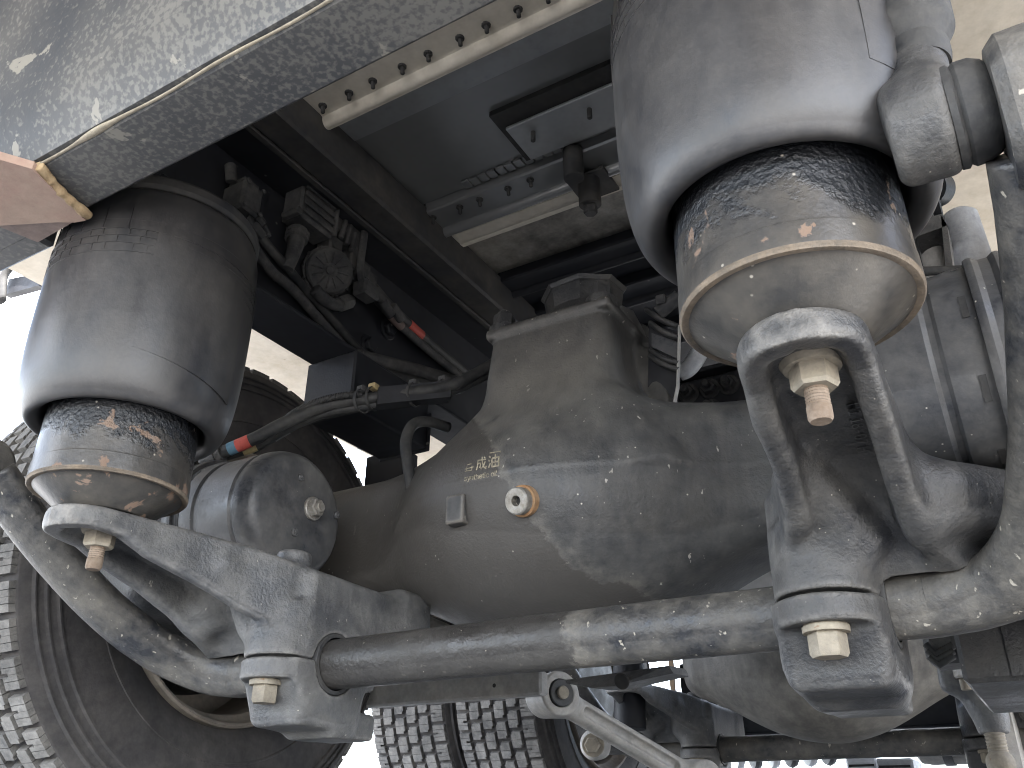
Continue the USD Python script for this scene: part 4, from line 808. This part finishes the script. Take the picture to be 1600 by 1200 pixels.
# lower right corner
t = thing('mudguard_beam', at(1560, 1050, 'y', -.05), 'dark block under the bar at the right edge', 'beam')
a = at(1506, 1068, 'y', -.02); obj('beam', box((a[0], -.02, a[2]), (a[0]+.30, .35, a[2]+.12), .006), M['cast'], t)
obj('end_plate', box((a[0]+.055, -.024, a[2]+.004), (a[0]+.30, -.0195, a[2]+.118), .001), M['cast'], t)
t = thing('far_link_end', at(1545, 1130, 'y', .75), 'forked link end with a dusty nut and thread near the right edge', 'link')
a = at(1500, 1062, 'y', .75); b = at(1548, 1120, 'y', .75)
def ff(P): 
    d = smin(s_cap(P, a, b, .028, .020), s_cyl(P, b+(0, 0, .02), b+(0, 0, -.03), .030, .027, .004), .03); return smin(d, s_box(P, a-np.array([.035, .03, .02]), a+np.array([.03, .03, .035]), .012), .03)
cast('fork', ff, np.minimum(a, b)-.09, np.maximum(a, b)+.09, .005, M['bracket'], t)
obj('nut', hexa(at(1502, 1040, 'y', .70), at(1506, 1060, 'y', .70), .019), M['plug'], t)
obj('stud', rod(at(1506, 1060, 'y', .70), at(1511, 1078, 'y', .70), .010, 16), M['bolt'], t)
obj('thread', lathe([(0, 0)]+[(.017+.002*(i % 2), .003*i) for i in range(16)]+[(0, .048)], b+(0, -.01, -.03), (0, 0, -1), 24), M['bolt'], t, smooth=30)
obj('ball', trimesh.creation.icosphere(3, .025), M['bolt'], t, smooth=True) if False else obj('ball', lathe([(0, -.026), (.015, -.022), (.024, -.01), (.026, 0), (.024, .01), (.015, .022), (0, .026)], b+(0, -.015, -.085), (0, -1, 0), 28), M['bolt'], t, smooth=40)
t = thing('chevron_pad', at(1475, 1025, 'y', .4), 'rubber pad with chevron grooves under the right end of the bar', 'pad')
for k in range(3):
    a = at(1447+k*3, 1006+k*10, 'y', .42); b = at(1462+k*3, 1022+k*8, 'y', .42); c2 = at(1490, 1008+k*8, 'y', .42)
    obj('groove', sweep(np.array([a, b, c2]), .007, n=10), M['hose'], t, smooth=True)
a = at(1440, 1000, 'y', .45); b = at(1500, 1034, 'y', .45); obj('pad', box((a[0], .45, b[2]), (b[0]+.03, .55, a[2]+.05), .012), M['cast'], t)
t = thing('pale_side_panel', at(1585, 1130, 'y', 1.2), 'pale upright panel at the lower right edge', 'panel')
a = at(1562, 1130, 'y', 1.2); obj('panel', box((a[0], 1.2, .12), (a[0]+.03, 2.6, .46), .003), M['light_cast'], t); obj('rib', box((a[0]-.006, 1.3, .12), (a[0], 1.34, .46), .001), M['light_cast'], t)

# ------------------------------------------------------------------ hoses and cables
def hose(name, label, pts, r, mat='hose', cat='hose', n=14, corr=False, tapes=()):
    P = catmull(pts, 16); t = thing(name, P[0], label, cat)
    rr = r if not corr else r*(1+.12*np.sign(np.sin(np.arange(len(P)*3)*2.1)))
    if corr:
        s_ = np.linspace(0, len(P)-1, len(P)*3); P2 = np.stack([np.interp(s_, np.arange(len(P)), P[:, k]) for k in range(3)], 1)
        obj('tube', sweep(P2, rr, n=n), M[mat], t, smooth=True)
    else: obj('tube', sweep(P, rr, n=n), M[mat], t, smooth=True)
    for (nm, f0, f1, m_, k) in tapes:
        i0, i1 = int(f0*(len(P)-1)), int(f1*(len(P)-1))+1; obj(nm, sweep(P[i0:i1+1], r*k, n=n), M[m_], t, smooth=30)
    return t
def pts(lst): return [at(u, v, a, w) for (u, v, a, w) in lst]
hose('brake_hose', 'black hose with red and blue bands running to the brake chamber', pts([(318, 722, 'y', -.34), (350, 706, 'y', -.33), (400, 684, 'y', -.31), (450, 658, 'y', -.28), (510, 634, 'y', -.24), (570, 624, 'y', -.2), (640, 614, 'y', -.15), (700, 604, 'y', -.1), (740, 586, 'y', -.06), (785, 560, 'y', .0)]), .0115,
     tapes=(('end_fitting', 0, .07, 'cast', 1.7), ('collar', .075, .10, 'valve', 1.45), ('blue_band', .135, .155, 'blue', 1.06), ('red_band', .160, .195, 'red', 1.06)))
hose('brake_hose', 'second black hose lying under the banded hose', pts([(345, 714, 'y', -.32), (400, 696, 'y', -.29), (450, 668, 'y', -.26), (510, 644, 'y', -.23), (575, 634, 'y', -.19), (640, 624, 'y', -.14), (700, 612, 'y', -.09), (740, 596, 'y', -.05), (785, 570, 'y', .01)]), .010, tapes=(('tan_band', .08, .12, 'yellow', 1.06),))
hose('cable_conduit', 'thin ribbed conduit arching over the banded hose', pts([(438, 664, 'y', -.29), (460, 645, 'y', -.275), (490, 630, 'y', -.26), (530, 619, 'y', -.24), (566, 617, 'y', -.21)]), .0062, cat='conduit', corr=True)
hose('cable', 'thin cable with a pale tip hanging below the brake hoses', pts([(395, 706, 'y', -.26), (440, 680, 'y', -.24), (480, 660, 'y', -.22), (560, 640, 'y', -.19)]), .005, cat='cable', tapes=(('pale_tip', .25, .42, 'sheet', 1.1),))
t = thing('cable_tray', at(660, 622, 'y', -.1), 'black flat tray carrying the hoses towards the axle neck', 'cable tray')
a = at(588, 615, 'y', -.18); b = at(700, 604, 'y', -.08); 
u_ = (b-a)/np.linalg.norm(b-a); dn = np.array([0, 0, -.035]); ac = np.cross(u_, [0, 0, 1.])*.03
P = np.array([a, b, a+dn, b+dn]); obj('tray', trimesh.convex.convex_hull(np.vstack([P, P+ac])), M['frame'], t)
obj('edge_line', sweep(np.array([a+(0, -.004, .002), b+(0, -.004, .002)]), .003, n=8), M['primer'], t)
for i, (u, v, y) in enumerate([(567, 622, -.21), (585, 618, -.19), (648, 612, -.14), (694, 606, -.09)]):
    p = at(u, v, 'y', y); t = thing('cable_tie', p, ['cable tie at the end of the ribbed conduit', 'cable tie with a yellow mark next to the conduit end', 'cable tie in the middle of the flat tray', 'cable tie where the tray meets the axle neck'][i], 'cable tie', None)
    x = at(u+10, v-2, 'y', y)-p; x /= np.linalg.norm(x)
    obj('strap', lathe([(.022, -.003), (.0235, -.003), (.0235, .003), (.022, .003), (.022, -.003)], p+(0, 0, -.006), x, 28), M['hose'], t, smooth=30)
    obj('head', box(p+(-.008, -.012, .010), p+(.008, .004, .022), .002), M['valve' if i != 1 else 'yellow'], t)
# bundles along the rail's web
hose('air_line', 'air line with a red mark running down the rail from the small valve', pts([(384, 338, 'x', -.545), (398, 355, 'x', -.545), (420, 386, 'x', -.545), (450, 420, 'x', -.545), (470, 444, 'x', -.55), (520, 500, 'x', -.56), (575, 560, 'x', -.565), (640, 595, 'x', -.57)]), .0095, cat='air line', tapes=(('red_mark', .13, .165, 'red', 1.06),))
hose('air_line', 'dusty lumpy air line below the red marked line', pts([(370, 360, 'x', -.55), (395, 385, 'x', -.55), (425, 425, 'x', -.55), (460, 455, 'x', -.55), (515, 518, 'x', -.56), (570, 572, 'x', -.565), (635, 603, 'x', -.57)]), .0105, mat='valve', cat='air line')
hose('air_line', 'air line with a red mark running forward from the big valve', pts([(582, 448, 'x', -.545), (610, 480, 'x', -.55), (655, 522, 'x', -.555), (700, 560, 'x', -.56), (735, 588, 'x', -.565)]), .0125, cat='air line', tapes=(('red_mark', .42, .50, 'red', 1.06),))
hose('air_line', 'dark air line beside the red marked line of the big valve', pts([(590, 470, 'x', -.55), (625, 508, 'x', -.55), (670, 548, 'x', -.555), (725, 592, 'x', -.56)]), .010, mat='valve', cat='air line', tapes=(('brown_mark', .22, .34, 'primer_dark', 1.06),))
hose('air_line', 'fat dark line crossing low over the rail to the hose tray', pts([(560, 556, 'x', -.54), (600, 566, 'x', -.53), (650, 578, 'x', -.51), (715, 598, 'x', -.48)]), .015, mat='valve', cat='air line')
hose('air_line', 'line hidden under the fat dark line', pts([(575, 575, 'x', -.55), (620, 588, 'x', -.53), (680, 600, 'x', -.51), (722, 608, 'x', -.48)]), .011, cat='air line')
hose('air_line', 'thin line rising behind the smaller air spring', pts([(240, 285, 'x', -.56), (262, 310, 'x', -.56), (300, 350, 'x', -.56)]), .008, cat='air line')

# ------------------------------------------------------------------ valves on the rail's web
def valve_small():
    o = at(368, 325, 'x', -.575); t = thing('levelling_valve', o, 'small dusty valve on the rail behind the smaller air spring', 'valve')
    def P_(dy, dz, dx=.0): return o+np.array([dx, dy, dz])
    obj('body', box(P_(-.028, -.03, -.012), P_(.022, .035, .05), .006), M['valve'], t)
    obj('cover', box(P_(-.022, .036, -.005), P_(.016, .048, .04), .003), M['valve'], t)
    obj('upper_port', rod(P_(-.035, .03, .02), P_(-.045, .065, .02), .011, 16), M['valve'], t, smooth=35)
    obj('lower_port', join(rod(P_(-.02, -.03, .02), P_(-.025, -.055, .02), .015, 18), rod(P_(-.025, -.05, .02), P_(-.03, -.085, .02), .011, 16)), M['valve'], t, smooth=35)
    obj('side_port', join(hexa(P_(.022, -.01, .025), P_(.045, -.025, .03), .013), rod(P_(.045, -.025, .03), P_(.065, -.04, .03), .009, 14)), M['valve'], t, smooth=30)
    obj('side_port', hexa(P_(.022, -.035, .03), P_(.05, -.05, .032), .013), M['valve'], t)
    for (dy, dz) in ((-.022, .03), (.017, .03), (-.022, -.025), (.017, -.025)): obj('screw', rod(P_(dy, dz, .05), P_(dy, dz, .056), .005, 10), M['valve'], t)
valve_small()
def valve_big():
    o = at(497, 345, 'x', -.565); t = thing('brake_valve_block', o, 'big dusty valve block with ribbed box and round diaphragm cover', 'valve')
    A = lambda u, v, x=-.54: at(u, v, 'x', x)
    # ribbed plastic box (slats with dark slots)
    a = A(472, 300); b = A(505, 345); ey = np.array([0, 1., 0]); ez = np.array([0, 0, 1.])
    c = (A(462, 330)+A(508, 318))/2
    obj('box', box(c+(-.035, -.045, -.055), c+(.02, .055, .048), .005), M['valve'], t)
    for k in range(5): obj('slat', box(c+(.0205, -.040, -.046+k*.0205), c+(.027, .050, -.034+k*.0205), .002), M['valve'], t)
    for k in range(4): obj('slot', box(c+(.0195, -.038, -.0335+k*.0205), c+(.0215, .048, -.0265+k*.0205)), M['sock'], t)
    obj('end_bar', box(c+(.02, .048, -.05), c+(.03, .057, .05), .002), M['valve'], t)
    for (dy, dz) in ((-.045, .045), (-.05, -.05), (.052, .048)): obj('ear', rod(c+(-.02, dy, dz), c+(.024, dy, dz), .009, 12), M['valve'], t, smooth=30)
    # ribbed connector and its boot
    e = A(465, 362); obj('connector', lathe([(0, 0), (.021, 0), (.023, .004), (.023, .012), (.021, .014), (.023, .016), (.023, .024), (.019, .026), (0, .026)], e, (.15, -.15, -1), 24), M['valve'], t, smooth=30)
    for k in range(10):
        a_ = k*.628; obj('grip', rod(e+(.0225*math.cos(a_), .0225*math.sin(a_), -.001), e+(.0225*math.cos(a_)+.003, .0225*math.sin(a_)-.003, -.022), .0025, 6), M['valve'], t)
    obj('boot', sweep(catmull([e+(.003, -.003, -.024), e+(.006, -.006, -.045), e+(.004, -.010, -.075), e+(.0, -.012, -.10)], 8), np.linspace(.018, .012, 25), n=16), M['valve'], t, smooth=True)
    # round diaphragm cover
    r0 = A(516, 422, -.53); ax_ = np.array([.75, -.45, -.35])
    obj('cover', lathe([(0, .0), (.030, .001), (.046, -.002), (.050, -.006), (.050, -.016), (.054, -.018), (.054, -.028), (.044, -.05), (0, -.06)], r0, ax_, 56), M['valve'], t, smooth=30)
    x, y, z = frame(ax_)
    for k in range(12):
        n_ = math.cos(k*.5236)*x+math.sin(k*.5236)*y; obj('rib', rod(r0+n_*.016+z*.001, r0+n_*.040+z*.0005, .0022, 6), M['valve'], t)
        obj('clip', box(r0+n_*.052-z*.02-.004, r0+n_*.052-z*.02+.004, .001), M['valve'], t)
    obj('boss', rod(r0-z*.002, r0+z*.004, .010, 16), M['valve'], t, smooth=30)
    # manifold with solenoids, brackets and fittings
    for (u, v, w, h, dx) in [(530, 350, .022, .028, 0), (545, 372, .024, .03, .005), (552, 405, .02, .035, .0), (520, 385, .02, .02, .0), (560, 425, .022, .02, .006), (535, 330, .012, .018, 0), (575, 440, .02, .022, 0)]:
        p = A(u, v); obj('solenoid', box(p+(-.03, -w, -h), p+(.012+dx, w, h), .004), M['valve'], t)
    for (u, v, u2, v2, r) in [(528, 328, 522, 322, .013), (540, 345, 532, 372, .006), (548, 352, 541, 382, .006), (556, 365, 548, 392, .006), (585, 452, 600, 470, .012), (596, 470, 612, 492, .011), (612, 478, 628, 500, .012)]:
        obj('fitting', rod(A(u, v, -.525), A(u2, v2, -.525), r, 16), M['valve'], t, smooth=30)
    obj('strut', sweep(np.array([A(570, 362, -.515), A(562, 420, -.51), A(566, 452, -.51)]), .010, .006, n=12), M['valve'], t, smooth=30)
    obj('block', box(A(573, 456, -.51)+(-.02, -.028, -.018), A(573, 456, -.51)+(.02, .024, .018), .006), M['valve'], t)
    obj('elbow', sweep(catmull([A(492, 452, -.53), A(510, 470, -.53), A(530, 476, -.53), A(548, 470, -.53)], 8), .013, n=16), M['valve'], t, smooth=True)
    obj('elbow_nut', hexa(A(530, 476, -.53), A(545, 471, -.53), .018), M['valve'], t)
valve_big()
for (u, v, i) in ((575, 540, 0), (605, 515, 1)):
    p = at(u, v, 'x', -.584); t = thing('rail_bolt', p, ['round bolt head on the rail web near the fat dark line', 'round bolt head on the rail web under the big valve lines'][i], 'bolt'); obj('head', join(hexa(p, p+(.016, 0, 0), .018), rod(p, p+(.004, 0, 0), .026, 24)), M['frame'], t, smooth=30)
# hanger below the rail and post behind the tyre
t = thing('rail_hanger', (-.56, -.0, .82), 'dark box hanger bolted below the frame rail', 'hanger')
a = at(500, 590, 'x', -.56); obj('box', box((-.60, a[1], .775), (-.47, a[1]+.25, .8985), .004), M['frame'], t)
obj('lip', box((-.60, a[1]+.25, .77), (-.465, a[1]+.256, .86), .002), M['frame'], t)
t = thing('dark_post', at(610, 710, 'y', .30), 'dark upright post between the tyre and the axle housing', 'post')
a = at(573, 700, 'y', .30); b = at(632, 700, 'y', .30); obj('post', box((a[0], .30, .40), (b[0], .36, .9), .004), M['frame'], t)
a = at(562, 690, 'y', .5); t = thing('far_nut', a, 'nut on a thin bracket in the bright gap beside the tyre', 'nut')
obj('bracket', box(a+(-.05, 0, .018), a+(.04, .06, .026), .002), M['light_cast'], t); obj('nut', hexa(a+(0, .02, .018), a+(0, .02, -.014), .022), M['cast'], t)
# stay at the far left, below the cream floor
t = thing('mudguard_stay', at(70, 420, 'y', -.30), 'dark stay below the cream floor left of the smaller air spring', 'stay')
P = catmull(pts([(2, 470, 'y', -.30), (6, 432, 'y', -.30), (30, 408, 'y', -.30), (80, 398, 'y', -.31), (135, 372, 'y', -.33)]), 8); obj('bar', sweep(P, .010, .016, n=16), M['sock'], t, smooth=True)
a, b = at(8, 455, 'y', -.28), at(62, 440, 'y', -.28); obj('plate', trimesh.convex.convex_hull(np.array([a+(0, 0, -.012), b+(0, 0, -.012), a+(.0, 0, .04), b+(0, 0, .03), a+(0, .02, -.012), b+(0, .02, -.012), a+(.0, .02, .04), b+(0, .02, .03)])), M['frame'], t)

# ------------------------------------------------------------------ harness bracket right of the neck
t = thing('harness_bracket', at(1040, 550, 'y', -.02), 'bent steel bracket strapped with hoses, right of the axle neck', 'bracket')
A = lambda u, v, y=-.02: at(u, v, 'y', y)
def sheetm(P, th, d): P = np.array(P); return trimesh.convex.convex_hull(np.vstack([P, P+np.asarray(d)*th]))
obj('plate', sheetm([A(1014, 505), A(1060, 518), A(1058, 600), A(1012, 625), A(1056, 642), A(1018, 560)], .004, (0, 1, 0)), M['frame'], t)
obj('edge', sweep(np.array([A(1062, 510, -.03), A(1060, 575, -.03), A(1059, 605, -.03), A(1052, 640, -.03), A(1064, 644, -.03), A(1066, 634, -.03)]), .0022, .006, side=(0, 1, 0), n=8), M['light_cast'], t)
for (u0, v0, u1, v1) in ((1010, 484, 1058, 510), (1016, 505, 1060, 528), (1016, 548, 1060, 568), (1016, 556, 1060, 578)):
    obj('strap', sweep(catmull([A(u0, v0, -.03), (A(u0, v0, -.03)+A(u1, v1, -.03))/2+(0, -.006, -.006), A(u1, v1, -.03)], 8), .0065, .005, n=10), M['hose'], t, smooth=True)
obj('pad', sheetm([A(1018, 520, -.027), A(1058, 534, -.027), A(1058, 560, -.027), A(1018, 542, -.027)], .006, (0, 1, 0)), M['chamber'], t)
obj('clip', box(A(1034, 470, -.03)-.009, A(1034, 470, -.03)+.009, .002), M['valve'], t); obj('tube', rod(A(1028, 490, -.02), A(1062, 462, -.02), .013, 18), M['valve'], t, smooth=30)
t = thing('pale_pipe', at(1075, 560, 'y', .06), 'curved pale pipe between the harness bracket and the large air spring', 'pipe')
obj('pipe', sweep(catmull([at(u, v, 'y', .06) for u, v in [(1062, 582), (1075, 576), (1088, 560), (1096, 540), (1098, 500)]], 8), .016, n=18), M['grey_paint'], t, smooth=True)
t = thing('neck_guard', at(1005, 580, 'y', -.0), 'thin curved guard plate along the right flank of the neck', 'guard')
G0 = [at(u, v, 'y', -.03) for u, v in [(968, 478), (975, 520), (984, 575), (1000, 612), (1019, 628)]]; G1 = [at(u, v, 'y', .03) for u, v in [(985, 486), (1003, 520), (1014, 560), (1018, 600), (1024, 629)]]
Vv = np.array(G0+G1); n5 = 5; Fq = np.array([(i, i+1, i+1+n5, i+n5) for i in range(4)]); F3 = np.vstack([Fq[:, [0, 1, 2]], Fq[:, [0, 2, 3]]]); V2 = np.vstack([Vv, Vv+(.004, .004, .002)])
E_ = [0, 1, 2, 3, 4, 9, 8, 7, 6, 5]; Wq = []
for a, b in zip(E_, E_[1:]+E_[:1]): Wq += [(a, b, b+10), (a, b+10, a+10)]
obj('plate', trimesh.Trimesh(V2, np.vstack([F3[:, ::-1], F3+10, Wq]), process=False), M['bracket'], t, smooth=50)
# bolted crossmember behind the axle tube
t = thing('bolted_crossmember', at(1100, 600, 'y', .35), 'near black crossmember behind the axle with dusty nuts', 'crossmember')
a = at(1060, 660, 'y', .36); obj('beam', box((-.36, .36, .60), (.58, .44, .93), .006), M['frame'], t)
obj('top_lip', box((-.36, .335, .93), (.58, .44, .94), .002), M['frame'], t)
for (u, v) in ((1077, 616), (1110, 608), (1112, 640), (1140, 602)):
    p = at(u, v, 'y', .36); obj('nut', join(hexa(p, p+(0, -.02, 0), .016), rod(p, p+(0, -.005, 0), .023, 20), rod(p, p+(0, -.038, 0), .008, 12)), M['valve'], t, smooth=30)
# parts between the large air spring and the stabilizer arm
t = thing('grey_damper', at(1525, 400, 'y', .1), 'upright grey damper tube behind the stabilizer arm', 'damper')
a = at(1496, 335, 'y', .10); b = at(1540, 470, 'y', .10); obj('tube', rod(b-(a-b)*.6, a, .030, 32, .008), M['grey_paint'], t, smooth=35)
t = thing('spring_hanger', at(1470, 370, 'y', -.12), 'dark angular hanger just right of the large air spring piston', 'hanger')
A2 = lambda u, v, y=-.1: at(u, v, 'y', y)
obj('top_plate', sheetm([A2(1420, 348), A2(1472, 334), A2(1480, 352), A2(1432, 370)], .06, (0, 1, 0)), M['cast'], t)
obj('leg', sheetm([A2(1470, 336), A2(1480, 352), A2(1490, 425), A2(1478, 425)], .05, (0, 1, 0)), M['cast'], t)
obj('inner', sheetm([A2(1425, 290, -.05), A2(1452, 285, -.05), A2(1458, 340, -.05), A2(1430, 340, -.05)], .05, (0, 1, 0)), M['cast'], t)
obj('tube', rod(A2(1455, 380, -.04), A2(1470, 440, -.04), .018, 20), M['light_cast'], t, smooth=30)
t = thing('rubber_roller', at(1462, 296, 'y', -.02), 'small grey roller with a black rim under the ball joint', 'roller')
p = at(1462, 296, 'y', -.02); obj('disc', rod(p, p+(-.01, -.02, -.008), .021, 28), M['grey_paint'], t, smooth=30); obj('ring', lathe([(.019, 0), (.027, 0), (.027, .03), (.019, .03), (.019, 0)], p+(.004, .008, .003), (-.01, -.02, -.008), 32), M['hose'], t, smooth=30)
hose('brake_rod', 'thin black rod running right behind the stabilizer arm', pts([(1440, 424, 'y', -.16), (1500, 422, 'y', -.16), (1535, 420, 'y', -.16)]), .0065, cat='rod', tapes=(('thick_end', .0, .02, 'hose', 1.1),))
t2 = hose('brake_rod_end', 'thick black end of the thin rod at the stabilizer arm', pts([(1530, 420, 'y', -.16), (1560, 415, 'y', -.16), (1600, 410, 'y', -.16)]), .010, cat='rod end')
